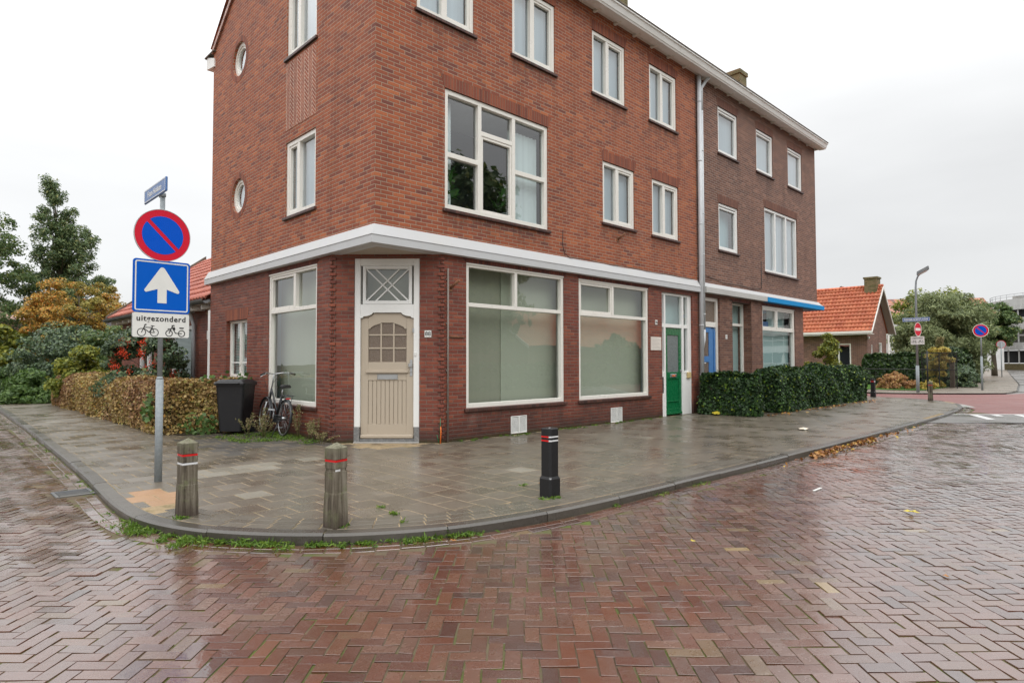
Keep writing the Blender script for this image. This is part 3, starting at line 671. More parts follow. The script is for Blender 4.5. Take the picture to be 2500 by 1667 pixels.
# head over the arched light
arch = [(-.325, 2.10), (-.325, 1.925), (-.295, 1.925), (-.275, 1.955), (-.22, 1.985), (-.14, 2.01), (-.10, 2.03), (.10, 2.03), (.14, 2.01), (.22, 1.985), (.275, 1.955), (.295, 1.925), (.325, 1.925), (.325, 2.10)]
n2 = len(arch); vs_ = [FC(x, -.084, z) for x, z in arch]+[FC(x, ft-.001, z) for x, z in arch]
tops = [(x, 2.19 if abs(x) < .24 else 2.135 if abs(x) < .3 else 2.10) for x, z in arch[1:-1]]
mid = arch[1:-1]; k_ = len(mid)
dr.add([FC(x, ft-.001, z) for x, z in mid]+[FC(x, ft-.001, z) for x, z in tops], [(i, i+1, k_+i+1, k_+i) for i in range(k_-1)])
dr.add([FC(x, ft-.001, z) for x, z in mid]+[FC(x, -.084, z) for x, z in mid], [(i, i+1, k_+i+1, k_+i) for i in range(k_-1)])
for k in range(9):     # planks with grooves
    w_ = .65/9; x0 = -.325+k*w_; dr.bbox(x0+.004, x0+w_-.004, -.084, -.068, .31, 1.05, .004, FC)
for x in (-.108, .108): dr.bbox(x-.014, x+.014, -.084, -.062, 1.36, 2.02, .003, FC)
for z in (1.595, 1.82): dr.bbox(-.32, .32, -.084, -.064, z-.013, z+.013, .003, FC)
D1 = obj('door', dr, 'door_beige', CB)
obj('pane', MB().box(-.32, .32, -.083, -.078, 1.36, 2.02, FC), 'obscure_glass', D1)
obj('weather_bar', MB().bbox(-.36, .36, -.06, -.025, 1.175, 1.22, .006, FC), 'door_beige', D1)
obj('weather_bar', MB().bbox(-.448, .448, -.06, -.012, .075, .135, .012, FC), 'door_beige', D1)
q = MB(); bars(q, FC, (-.17, .18, 1.065, 1.155), (), (), .016, -.06, -.048); q.box(-.155, .165, -.058, -.052, 1.08, 1.14, FC); obj('letterbox', q, 'steel', D1)
q = MB().bbox(.385, .43, -.06, -.05, 1.12, 1.40, .003, FC); q.bbox(.36, .435, -.048, -.015, 1.27, 1.335, .01, FC); q.tube([FC(.40, -.05, 1.20), FC(.40, -.035, 1.20)], .013); obj('door_handle', q, 'steel', D1)
obj('hinge', MB().bbox(.435, .462, -.05, -.005, 1.86, 1.93, .003, FC), 'steel', D1); obj('doorbell', MB().bbox(.47, .50, -.018, .0, 1.46, 1.53, .004, FC), 'sign_white', CB)
obj('doorstep', MB().bbox(-.554, .554, -.16, .03, -.03, .018, .006, FC), 'concrete', CB); obj('threshold', MB().bbox(-.46, .46, -.14, -.03, .02, .07, .004, FC), 'plinth_grey', CB)

# number plates, plaque
def plate(F, u, z, w, h, s, size, d=.004):
    p = obj('number_plate', MB().bbox(u-w/2, u+w/2, -.001, d+.006, z-h/2, z+h/2, .003, F), 'sign_white', CB if u < 9.9 else BB)
    flip = -1 if F is FL else 1
    obj('digits', text_mb(s, size, lambda x, y, t: F(u+flip*x, d+.0065+t, z+y), .0015, offset=size*.012), 'ink', p); return p
plate(FC, .70, 1.835, .115, .115, '88', .10); plate(FR, 7.87, 2.31, .10, .115, '86', .09)
q = obj('notice_plaque', MB().bbox(7.62, 8.06, -.001, .02, 1.63, 1.95, .004, FR), 'plaque', CB)
m = MB()
for k in range(8): m.box(7.66, 8.02-.06*(k % 3), .021, .0215, 1.68+k*.033, 1.684+k*.033, FR)
obj('engraved_lines', m, 'concrete', q)
# rust stubs, conduit, vents, cable
def stub(B, F, u, z, ln=.20, sx=.06):
    q = MB(); q.tube([F(u, 0, z), F(u+sx, ln, z+ln*.75)], .024, 10); q.bbox(u-.04, u+.04, -.001, .012, z-.06, z+.06, .003, F); obj('flagpole_holder', q, 'rust', B)
stub(CB, FR, 1.50, 2.62, .17); stub(CB, FR, 6.33, 4.12, .16)
obj('iron_bar', MB().tube([FR(1.48, .01, 1.79), FR(1.80, .01, 1.79)], .016), 'rust', CB)
q = MB(); q.tube([FR(1.43, .03, -.02), FR(1.43, .03, 2.95)], .017, 10)
for z in (.5, 1.2, 2.0, 2.75): q.bbox(1.405, 1.455, 0, .03, z, z+.03, .003, FR)
obj('conduit', q, 'old_pipe', CB)
q = MB(); q.tube([FC(.92, .05, 0), FC(.93, .06, .18), FC(.925, .05, .28)], [.012, .009, .007], 8); obj('cable_sleeve', q, 'orange_strip', CB)
q = MB(); q.tube([FC(.91, .045, 0), FC(.92, .05, .42)], .006, 6); q.tube([FC(.86, .05, .14), FC(.90, .05, 0)], .006, 6); obj('cable_end', q, 'door_green', CB)
def vent(u, z0, z1):
    q = MB(); bars(q, FR, (u, u+.42, z0, z1), (), (), .018, -.001, .016); q.box(u+.2, u+.222, 0, .018, z0, z1, FR)
    n_ = 14
    for k in range(n_):
        z = z0+.02+(z1-z0-.04)*k/n_; q.add([FR(u+.018, .002, z+.012), FR(u+.402, .002, z+.012), FR(u+.402, .014, z), FR(u+.018, .014, z)], [(0, 1, 2, 3)])
    v = obj('air_vent', q, 'sign_white', CB); obj('vent_backing', MB().box(u+.01, u+.41, -.004, .0015, z0+.01, z1-.01, FR), 'ink', v)
vent(2.94, .02, .345); vent(6.02, .01, .335)
q = MB(); pts = [FR(4.43, .012, 4.05), FR(4.42, .012, 3.75), FR(4.47, .02, 3.58), FR(4.62, .03, 3.50)]
for k in range(12): pts.append(FR(4.75+k*.45, .02+.02*math.sin(k*2.1), 3.515+.012*math.sin(k*1.7)))
q.tube(pts, .006, 5); obj('cable', q, 'ink', CB)

# gutter on brackets, roof, chimney
def cornice(B, x0, x1, end=False):
    prof = [(.12, 9.03), (.33, 9.02), (.345, 9.05), (.36, 9.06), (.40, 9.17), (.425, 9.18), (.425, 9.215), (.12, 9.215)]
    m = MB(); n_ = len(prof)
    m.v += [FR(x0, d, z) for d, z in prof]+[FR(x1, d, z) for d, z in prof]
    m.f += [tuple(range(n_)), tuple(range(n_, 2*n_))]+[(i, (i+1) % n_, n_+(i+1) % n_, n_+i) for i in range(n_)]; m.sm += [False]*(n_+2)
    obj('gutter', m, 'ledge_white', B)
    obj('gutter_edge', MB().box(x0, x1, .05, .44, 9.218, 9.245, FR), 'verge_dark', B)
    obj('eaves_board', MB().box(x0, x1, -.02, .118, 9.07, 9.10, FR), 'cream_frame', B)
    u = x0+.35
    while u < x1-.1:
        obj('bracket', MB().bbox(u-.035, u+.035, -.01, .20, 9.015, 9.066, .006, FR), 'cream_frame', B); u += .745
    m = MB(); sl_ = .70
    m.add([FR(x0, .10, 9.25), FR(x1, .10, 9.25), FR(x1, -3.6, 9.25+3.7*sl_), FR(x0, -3.6, 9.25+3.7*sl_), FR(x0, -7.3, 8.9), FR(x1, -7.3, 8.9)], [(0, 1, 2, 3), (3, 2, 5, 4)])
    obj('roof', m, 'tiles_mottled', B)
cornice(CB, -.05, XS)
q = MB(); # far eave return at the left gable: boxed gutter end and verge board
q.prism([(7.10, 8.42), (7.62, 8.50), (7.62, 8.74), (7.55, 8.78), (7.10, 8.62)], .03, -.35, lambda u, z, d: FL(u, d, z)); obj('gutter_end', q, 'ledge_white', CB)
obj('gutter_lid', MB().box(7.05, 7.68, -.36, .06, 8.78, 8.81, FL), 'verge_dark', CB)
obj('verge_tiles', MB().prism([(7.26, 8.80), (7.20, 8.74), (5.4, 9.96), (3.6, 11.5), (3.6, 11.62), (5.45, 10.06)], .05, -.12, lambda u, z, d: FL(u, d, z)), 'tiles_pale', CB)
q = MB(); q.box(7.75, 8.95, 1.5, 2.5, 9.6, 12.6); obj('chimney', q, 'brick_mossy', CB)

# downpipe between the two buildings (belongs to the corner building)
q = MB(); px = 9.93
q.tube([(px, -.075, -.02), (px, -.075, 9.0)], .058, 16); q.tube([(px+.13, -.07, 8.02), (px+.13, -.07, 8.72), (px+.27, -.12, 8.93), (px+.30, -.22, 9.03)], .045, 14)
q.tube([(px+.13, -.07, 2.05), (px+.13, -.07, 8.1)], .045, 14); q.tube([(px+.13, -.07, 2.2), (px+.13, -.07, 1.95), (px+.03, -.075, 1.72)], [.047, .047, .05], 14)
for z in (1.0, 2.3, 3.9, 5.0, 6.7, 8.3): q.tube([(px, -.075, z), (px, -.075, z+.03)], .064, 16); q.tube([(px+.13, -.07, z+.3), (px+.13, -.07, z+.33)], .05, 14)
obj('downpipe', q, 'zinc', CB)

# green front door with side lights
gf = MB(); F = FR; d0, d1 = -.14, -.05
for u0, u1 in ((8.13, 8.165), (8.30, 8.375), (9.145, 9.235), (9.555, 9.60)): gf.bbox(u0, u1, d0, d1, 0, 3.08, .004, F)
for u0, u1 in ((9.43, 9.47),): gf.bbox(u0, u1, d0, d1, 1.06, 3.03, .004, F)
gf.bbox(8.165, 9.555, d0, d1-.002, 3.02, 3.08, .004, F); gf.bbox(8.165, 9.43, d0, d1-.003, 2.21, 2.30, .004, F); gf.bbox(9.235, 9.43, d0, d1-.004, 1.06, 1.11, .004, F)
gf.bbox(8.165, 8.30, d0, d1-.004, .0, 1.11, .004, F); gf.bbox(9.235, 9.555, d0, d1-.012, .0, 1.06, .004, F); gf.bbox(9.47, 9.555, d0, d1-.012, 1.06, 3.03, .004, F)
G = obj('door_frame', gf, 'white_paint', CB)
obj('pane', gpane(F, 8.165, 9.555, 1.08, 3.03, -.107), 'glass', G)
obj('interior_screen', MB().box(8.0, 9.6, -.36, -.34, .9, 3.1, F), 'frost', G)
obj('mail_slot', MB().bbox(8.215, 8.26, -.052, -.046, .58, .98, .002, F), 'ink', G)
q = MB(); q.bbox(8.378, 9.142, -.125, -.10, .03, 2.205, .003, F)
for a, b, c, d in ((8.378, 8.49, .03, 2.205), (9.03, 9.142, .03, 2.205), (8.49, 9.03, 2.02, 2.205), (8.49, 9.03, .92, 1.09), (8.49, 9.03, .03, .17), (8.49, 9.03, .34, .37)): q.bbox(a, b, -.10, -.078, c, d, .004, F)
q.bbox(8.38, 9.14, -.08, -.055, .03, .085, .006, F)
GD = obj('door', q, 'door_green', CB, 'glossy green front door with a tall frosted light')
obj('pane', MB().box(8.49, 9.03, -.099, -.095, 1.09, 2.02, F), 'obscure_grey', GD)
obj('letterbox', MB().bbox(8.60, 8.90, -.078, -.062, .955, 1.045, .012, F), 'steel', GD)
obj('letterbox_flap', MB().bbox(8.68, 8.82, -.061, -.055, .985, 1.015, .004, F), 'orange_strip', GD)
obj('door_handle', MB().bbox(9.06, 9.10, -.078, -.03, 1.08, 1.15, .01, F), 'steel', GD)
obj('intercom', MB().bbox(9.37, 9.53, -.06, -.01, .93, 1.08, .008, F), 'yellowish', CB)

# ------------------------------------------------------------------ brown building
BB = thing('brown_building', 'brown brick building with a blue band on its ledge, right of the grey downpipe', 'building', (14, .7, 0))
XE = 18.41
K1 = [(11.11, 12.30, 7.25, 8.58), (13.56, 14.77, 7.25, 8.58), (15.97, 17.18, 7.25, 8.58), (11.09, 12.26, 4.49, 5.82), (14.08, 16.66, 4.17, 6.21)]
K2 = [(10.10, 11.09, 0, 3.11), (11.84, 13.0, .3, 3.08), (13.83, 16.37, .60, 3.09)]
m = wall(FR, XS+.003, XE, 3.30, 9.2, K1); FE = lambda u, d, z: (XE+d, u, z)
wall(FE, 0, 7.2, 3.3, 9.0, [], mb=m); m.face([FE(0, 0, 9.0), FE(7.2, 0, 9.0), FE(3.6, 0, 11.6)])
obj('wall', m, 'brick_brown', BB)
g = wall(FR, XS+.003, XE-1.33, -.05, 3.30, K2)
g.face([(XE-1.33, 0, -.05), (XE, 1.33, -.05), (XE, 1.33, 3.3), (XE-1.33, 0, 3.3)]); g.face([(XE, 1.33, -.05), (XE, 7.2, -.05), (XE, 7.2, 3.3), (XE, 1.33, 3.3)])
g.face([(XS, 7.2, -.05), (XE, 7.2, -.05), (XE, 7.2, 9), (XS, 7.2, 9)])
obj('ground_floor_wall', g, 'brick_brown_ground', BB)
PB = [(10.04, 0, 0, -1), (13.84, 0, 0, -1)]; PC = [(13.843, 0, 0, -1), (XE, 0, 1, -1), (XE, 7.3, 1, 0)]
ledge(BB, PB, [(-.12, 3.19), (.17, 3.20), (.17, 3.345), (-.12, 3.345)], 'concrete_light', 'ledge', 'weathered grey stretch of ledge')
ledge(BB, PC, [(-.12, 3.185), (.185, 3.195), (.185, 3.335), (-.12, 3.335)], 'blue_band', 'ledge', 'bright blue band')
ledge(BB, [(10.04, 0, 0, -1), (XE, 0, 1, -1), (XE, 7.3, 1, 0)], [(-.12, 3.348), (.15, 3.348), (.03, 3.48), (-.12, 3.48)], 'ledge_top', 'ledge_flashing')
obj('soffit', MB().prism([(XE-1.4, .003), (XE-.003, .003), (XE-.003, 1.4)], 3.196, 3.26), 'soffit_beige', BB)
for (a, b, c, d) in K1[:4]:
    f = window(BB, FR, (a, b, c, d), w=.07, sash=[(a+.07, b-.07, c+.07, d-.10)], mat='white_paint', lintel='brick_soldier_brown', glassm='glass_upper',
        backs=[('curtain', 'net_curtain', (a+.05, b-.05, c+.05, d-.05), -.19) if c > 7 else ('backdrop', 'frost', (a, b, c, d), -.3)])
a, b, c, d = K1[4]
window(BB, FR, K1[4], vs=[(a+.86, c+.08, d-.08), (a+1.72, c+.08, d-.08)], w=.08, wm=.08, mat='white_paint', lintel='brick_soldier_brown', glassm='glass_upper',
       backs=[('curtain', 'net_curtain', (a+.05, b-.05, c+.05, d-.05), -.19)])
# blue door
q = MB(); bars(q, FR, (10.10, 11.09, 0, 3.11), (), [(2.37, 10.2, 10.97)], .10, -.15, -.06, .14); obj('door_frame', q, 'cream_frame', BB)
q = MB(); q.bbox(10.205, 10.985, -.13, -.11, .02, 2.29, .003, FR)
for a, b, c, d in ((10.205, 10.30, .02, 2.29), (10.62, 10.73, .02, 2.29), (10.30, 10.62, 2.15, 2.29), (10.30, 10.62, 1.34, 1.50), (10.30, 10.62, .02, .72), (10.73, 10.80, .02, 2.22), (10.90, 10.985, .02, 2.22)): q.bbox(a, b, -.11, -.088, c, d, .004, FR)
BD = obj('door', q, 'door_blue', BB, 'blue front door with two small dark panes')
obj('pane', MB().box(10.30, 10.62, -.109, -.105, 1.50, 2.15, FR), 'obscure_glass', BD); obj('pane', MB().box(10.30, 10.62, -.109, -.105, .72, 1.34, FR), 'obscure_glass', BD)
obj('transom_pane', MB().box(10.2, 10.99, -.115, -.11, 2.44, 3.02, FR), 'obscure_glass', BB)
window(BB, FR, K2[1], hs=[(2.44, 11.9, 12.95)], w=.06, wm=.075, dep=(-.30, -.22), sill=None, lintel='brick_soldier_dark', lh=.07,
       backs=[('interior_screen', 'louvre_white', (11.84, 12.42, .3, 2.4), -.42), ('interior_screen', 'frost', (12.44, 13.0, .3, 2.4), -.40), ('interior_screen', 'frost', (11.84, 13.0, 2.41, 3.08), -.38)])
q = MB()
for s_ in (11.84, 13.0): q.face([FR(s_, -.141, .3), FR(s_, -.42, .3), FR(s_, -.42, 3.08), FR(s_, -.141, 3.08)])
obj('window_reveal', q, 'brick_brown_ground', BB)
window(BB, FR, K2[2], vs=[(14.98, 2.40, 3.0)], hs=[(2.36, 13.9, 16.3)], w=.08, wm=.075, dep=(-.13, -.03), sash=[(13.91, 14.94, 2.40, 3.01), (15.02, 16.29, 2.40, 3.01)], lintel='brick_soldier_dark', lh=.07, drip=True,
       backs=[('interior_screen', 'frost', (13.83, 16.37, .6, 2.36), -.24), ('interior_screen', 'frost', (15.0, 16.37, 2.38, 3.09), -.36), ('poster', 'name_blue', (13.9, 14.7, 2.40, 2.62), -.2), ('backdrop', 'frost', (13.83, 14.98, 2.36, 3.09), -.5)])
q = MB().box(12.99, 13.60, -.001, .035, 0, 3.15, FR); obj('pilaster', q, 'brick_brown_ground', BB)
p = obj('number_plate', MB().bbox(11.40, 11.50, -.001, .012, 1.99, 2.11, .003, FR), 'sign_white', BB)
obj('digits', text_mb('2', .09, lambda x, y, t: FR(11.45+x, .0125+t, 2.05+y), .0015), 'ink', p)
cornice(BB, XS+.004, 18.56)
q = MB(); q.box(15.67, 16.22, 1.5, 2.45, 9.6, 11.52); q.box(15.63, 16.26, 1.46, 2.49, 11.523, 11.66); obj('chimney', q, 'brick_mossy', BB)
q = MB(); pts = [FR(13.78, .012, 4.45), FR(13.78, .012, 3.62), FR(13.2, .02, 3.53), FR(12.3, .02, 3.58), FR(11.3, .02, 3.56), FR(10.1, .02, 3.70)]; q.tube(pts, .008, 5); obj('cable', q, 'ink', BB)

# ------------------------------------------------------------------ annex on the left street
AN = thing('side_house', 'low brick house with red pantile roof and round white rafter ends behind the beech hedge', 'house', (2, 12, 0))
YE = 17.5
g = MB(); FA = lambda u, d, z: (.35-d, u, z)
wall(FA, 7.2, YE-.3, -.05, 2.95, [(9.55, 11.4, 0, 2.35), (13.2, 15.0, .9, 2.2)], mb=g)
g.face([(.35, YE-.3, -.05), (6, YE-.3, -.05), (6, YE-.3, 3), (.35, YE-.3, 3)]); g.face([(.35, YE-.3, 2.95), (6, YE-.3, 2.95), (3.2, YE-.3, 5.2)])
obj('wall', g, 'brick_ground', AN)
m = pantiles((-.06, 7.25, 2.90), (0, 1, 0), 48, (.323*.9, 0, .245*.9), 11, .2135); m.add([(3.2, YE, 5.35), (3.2, 7.2, 5.35), (6.2, YE, 2.9), (6.2, 7.2, 2.9)], [(0, 1, 3, 2)]); obj('roof', m, 'tile_red_plain', AN)
q = MB(); q.prism([(-.10, 2.86), (-.10, 2.98), (3.2, 5.50), (3.2, 5.36)], -(YE+.06), -(YE-.10), lambda x, z, t: (x, -t, z)); obj('verge_board', q, 'verge_dark', AN)
q = MB()
ang = [math.pi*k/8 for k in range(9)]
pr = [(-.10-.09*math.cos(t+0)*1, 2.86-.10*math.sin(t)) for t in ang]
for i in range(len(pr)-1): q.face([(pr[i][0], 7.22, pr[i][1]), (pr[i][0], YE+.05, pr[i][1]), (pr[i+1][0], YE+.05, pr[i+1][1]), (pr[i+1][0], 7.22, pr[i+1][1])], True)
obj('gutter', q, 'zinc_dark', AN)
y = 7.9
while y < YE: obj('rafter_end', MB().tube([(.02, y, 2.72), (.45, y, 2.74)], .062, 12), 'white_paint', AN); y += .78
obj('eaves_board', MB().box(.03, .36, 7.2, YE, 2.80, 2.83), 'white_paint', AN)
f = obj('door_frame', bars(MB(), FA, (9.55, 11.4, 0, 2.35), (), (), .10, -.12, -.02), 'white_paint', AN)
obj('blind', MB().box(9.6, 11.35, -.09, -.08, 0, 2.3, FA), 'louvre', f)
q = MB(); q.tube([(.28, 9.30, .9), (.28, 9.30, 2.35), (.20, 9.30, 2.6), (.0, 9.3, 2.78)], .05, 12); obj('downpipe', q, 'zinc', AN)
obj('downpipe_shoe', MB().tube([(.28, 9.30, 0), (.28, 9.30, .95)], .055, 12), 'black_plastic', AN)
obj('corner_trim', MB().box(.0, .06, 7.22, 7.36, 0, 2.6), 'white_paint', AN)
obj('number_plate', MB().bbox(8.28, 8.44, -.001, .02, 1.94, 2.16, .003, FA), 'sign_white', AN)
q = MB()
for k in range(9): t = random.uniform(0, 6.28); q.tube([FA(8.3, .03, 2.55), FA(8.3+.12*math.cos(t), .05, 2.55+.2*math.sin(t))], [.012, .004], 5)
obj('dried_garland', q, 'yellowish', AN)
f = obj('window', bars(MB(), FA, (13.2, 15.0, .9, 2.2), [(14.1, .97, 2.13)], (), .07, -.12, -.04), 'white_paint', AN); obj('pane', gpane(FA, 13.25, 14.95, .95, 2.15, -.1), 'glass', f); obj('backdrop', MB().box(13.2, 15, -.5, -.48, .9, 2.2, FA), 'room_dark', f)

# ------------------------------------------------------------------ ground, road, pavement
ZR = -.08
def sheet(pts, z): m = MB(); m.face([(x, y, z) for x, y in pts]); return m
struct('ground', sheet([(-150, -150), (250, -150), (250, 250), (-150, 250)], ZR-.10), 'soil')
# kerb line (outer edge) from the left street round the corner to the side street
KERB = [(-2.95, 30), (-3.14, 16.3), (-3.34, 7), (-3.55, .9), (-3.67, -.9), (-3.69, -1.6), (-3.66, -2.1), (-3.55, -2.55), (-3.36, -2.98), (-3.08, -3.38), (-2.75, -3.73),
        (-2.36, -4.02), (-1.9, -4.26), (-1.35, -4.41), (-.75, -4.50), (.1, -4.56), (1.6, -4.60), (6, -4.68), (12, -4.69), (15.5, -4.62), (17.4, -4.45), (18.7, -4.15), (19.7, -3.7), (20.45, -3.1), (21.0, -2.3), (21.35, -1.3), (21.5, 0), (21.5, 30)]
def chaikin(p, n=2):
    for _ in range(n):
        q = [p[0]]
        for a, b in zip(p[:-1], p[1:]):
            L = math.dist(a, b)
            if L > 3: t = .9/L; q += [(a[0]+(b[0]-a[0])*t, a[1]+(b[1]-a[1])*t), (b[0]-(b[0]-a[0])*t, b[1]-(b[1]-a[1])*t)]
            else: q += [(.75*a[0]+.25*b[0], .75*a[1]+.25*b[1]), (.25*a[0]+.75*b[0], .25*a[1]+.75*b[1])]
        q.append(p[-1]); p = q
    return p
KP = chaikin(KERB, 2)
def offset(path, d):      # positive d = to the inside (pavement side, left of travel from north to corner to east)
    out = []
    for i in range(len(path)):
        a = path[max(i-1, 0)]; b = path[min(i+1, len(path)-1)]; dx, dy = b[0]-a[0], b[1]-a[1]; L = math.hypot(dx, dy) or 1
        out.append((path[i][0]-dy/L*d, path[i][1]+dx/L*d))
    return out
def resample(path, step):
    out = [path[0]]; acc = 0
    cum = [0]
    for a, b in zip(path[:-1], path[1:]): cum.append(cum[-1]+math.dist(a, b))
    n = int(cum[-1]/step); k = 0
    for i in range(1, n+1):
        s_ = i*step
        while cum[k+1] < s_: k += 1
        t = (s_-cum[k])/(cum[k+1]-cum[k]); out.append((path[k][0]+(path[k+1][0]-path[k][0])*t, path[k][1]+(path[k+1][1]-path[k][1])*t))
    return out
inner = offset(KP, .13)
# bed under the pavement and under the road
bed = inner+[(XE, 30), (XE, 0), (0, 0), (0, 30)]
m = MB()
poly_in = offset(KP, .02)
def clip_half(poly, p, n):   # keep (x-p).n >= 0
    out = []
    for i in range(len(poly)):
        a, b = poly[i], poly[(i+1) % len(poly)]; da = (a[0]-p[0])*n[0]+(a[1]-p[1])*n[1]; db = (b[0]-p[0])*n[0]+(b[1]-p[1])*n[1]
        if da >= 0: out.append(a)
        if da*db < 0: t = da/(da-db); out.append((a[0]+(b[0]-a[0])*t, a[1]+(b[1]-a[1])*t))
    return out
m = MB()
for a, b in zip(poly_in[:-1], poly_in[1:]):
    m.face([(a[0], a[1], -.0013), (b[0], b[1], -.0013), (8, 8, -.0013)])
struct('pavement_bed', m, 'joint_sand')
def swell(x, y): return .006*math.sin(x*.9+1.3*y)+.005*math.sin(1.7*x-.8*y+2)
m = MB(); gx = [-30, -14]+[-12+.35*i for i in range(96)]+[60]; gy = [-40, -20]+[-16+.35*i for i in range(126)]+[60]
m.v = [(x, y, ZR-.006+(swell(x, y) if -13 < x < 22 and -17 < y < 29 else 0)) for y in gy for x in gx]; nx_ = len(gx)
m.f = [(j*nx_+i, j*nx_+i+1, (j+1)*nx_+i+1, (j+1)*nx_+i) for j in range(len(gy)-1) for i in range(nx_-1)]; m.sm = [False]*len(m.f)
struct('road_bed', m, 'joint')

def pavers(name, polys, z, th, mat, bev=.006, tilt=.006, dz=.002, seed=1, lift=None):
    """polys: list of convex outlines; each becomes one bevelled block, slightly tilted"""
    rng = np.random.default_rng(seed); V = []; Fc = []
    for P_ in polys:
        n = len(P_)
        if n < 3: continue
        cx = sum(p[0] for p in P_)/n; cy = sum(p[1] for p in P_)/n
        tx, ty = rng.normal(0, tilt, 2); h0 = z+rng.normal(0, dz)
        if lift: h0 += lift(cx, cy)
        b = len(V)
        for x, y in P_: V.append((x, y, h0-th))
        for x, y in P_: V.append((x, y, h0-bev*.8+(x-cx)*tx+(y-cy)*ty))
        for x, y in P_:
            dx, dy = x-cx, y-cy; L = math.hypot(dx, dy) or 1; k = max(0, 1-bev*1.35/L)
            V.append((cx+dx*k, cy+dy*k, h0+dx*tx+dy*ty))
        for i in range(n):
            j = (i+1) % n; Fc.append((b+i, b+j, b+n+j, b+n+i)); Fc.append((b+n+i, b+n+j, b+2*n+j, b+2*n+i))
        Fc.append(tuple(b+2*n+i for i in range(n)))
    me = bpy.data.meshes.new(name); me.from_pydata(V, [], Fc); o = obj(name, None, mat, mesh=me); o['kind'] = 'structure'; return o

CAM = (-5.148, -8.328)
def in_view(x, y, marg=3.0):
    dx, dy = x-CAM[0], y-CAM[1]; d = math.hypot(dx, dy)
    if d < 1.2: return False
    an = math.degrees(math.atan2(dy, dx)); s_ = math.degrees(math.asin(min(1, marg/d)))
    return 6-s_ < an < 86+s_
kp = np.array(KP)
def kerb_dist(x, y):
    """distance outside the kerb line (positive = on the road)"""
    a = kp[:-1]; b = kp[1:]; p = np.array([x, y]); d = b-a; L2 = (d**2).sum(1); t = np.clip(((p-a)*d).sum(1)/L2, 0, 1); q = a+d*t[:, None]
    r = p-q; i = int((r**2).sum(1).argmin()); side = d[i][0]*r[i][1]-d[i][1]*r[i][0]; return math.copysign(math.sqrt((r[i]**2).sum()), -side)

# herringbone road, at 45 degrees to both streets
Lb, Wb, J = .187, .086, .0042
rng = np.random.default_rng(3)
polys = []
c45 = math.cos(R(45.5)); s45 = math.sin(R(45.5))
def rot(x, y): return (CAM[0]+x*c45-y*s45, CAM[1]+x*s45+y*c45)
NR = 200
for i in range(-170, 210):
    for k in range(-290, 370):
        ax = i*Lb+k*Wb; ay = -i*Lb+k*Wb
        if ax < -2 or ax > 27 or ay < -18 or ay > 22: continue
        gx, gy = rot(ax, ay)
        if gx < -11 or gx > 18.5 or gy > 24 or gy < -14 or (gx > -2.5 and gy > -4) : continue
        if not in_view(gx, gy): continue
        for (x0, x1, y0, y1) in ((ax, ax+Lb, ay, ay+Wb), (ax+Lb, ax+Lb+Wb, ay+Wb-Lb, ay+Wb)):
            mx_, my_ = rot((x0+x1)/2, (y0+y1)/2)
            kd = kerb_dist(mx_, my_)
            if kd < .24 or (-4.02 < mx_ < -3.5 and -.24 < my_ < .20): continue
            if mx_ > 12.6 and (mx_-12.1)*.707+(-my_-4.94)*-.707 > 0 and (mx_+my_) > 7.15: continue
            wob = rng.normal(0, .0030, 4)
            x0_, x1_, y0_, y1_ = x0+J+wob[0]*.6, x1-J+wob[1]*.6, y0+J+wob[2]*.6, y1-J+wob[3]*.6
            a_ = rng.normal(0, .016); cxx, cyy = (x0+x1)/2, (y0+y1)/2
            P_ = []
            for (x, y) in ((x0_, y0_), (x1_, y0_), (x1_, y1_), (x0_, y1_)):
                dx, dy = x-cxx+rng.normal(0, .0022), y-cyy+rng.normal(0, .0018); P_.append(rot(cxx+dx-a_*dy, cyy+dy+a_*dx))
            if len(P_) == 4: polys.append(P_)
# the road dips and swells a little
pavers('road', polys, ZR, .05, 'road_brick', .0014, .010, .0016, 5, swell)
# gutter courses along the kerb
def along(path_out, path_in, zz):   # blocks between two resampled parallel paths
    out = []
    for i in range(len(path_out)-1):
        a, b, c, d = path_out[i], path_out[i+1], path_in[i+1], path_in[i]
        cx = (a[0]+b[0]+c[0]+d[0])/4; cy = (a[1]+b[1]+c[1]+d[1])/4
        out.append([(cx+(p[0]-cx)*.955, cy+(p[1]-cy)*.93) for p in (a, b, c, d)])
    return out
def course(d_out, d_in, step, shift=0.):
    mid_ = resample(offset(KP, (d_out+d_in)/2), step/8); mid_ = mid_[int(shift*8)::8]
    w_ = (d_in-d_out)/2
    o_ = offset(mid_, -w_); i_ = offset(mid_, w_); return along(o_, i_, 0)
gp = []
for j in range(2): gp += [p for p in course(-.20+j*.097-.01, -.20+j*.097+.082, .19, .5*(j % 2)) if in_view(*p[0]) and p[0][1] < 28 and p[0][0] < 19 and not (-.24 < p[0][1] < .2 and p[0][0] < -3)]
pavers('gutter_course', gp, ZR+.001, .05, 'road_brick', .005, .012, .002, 9, swell)
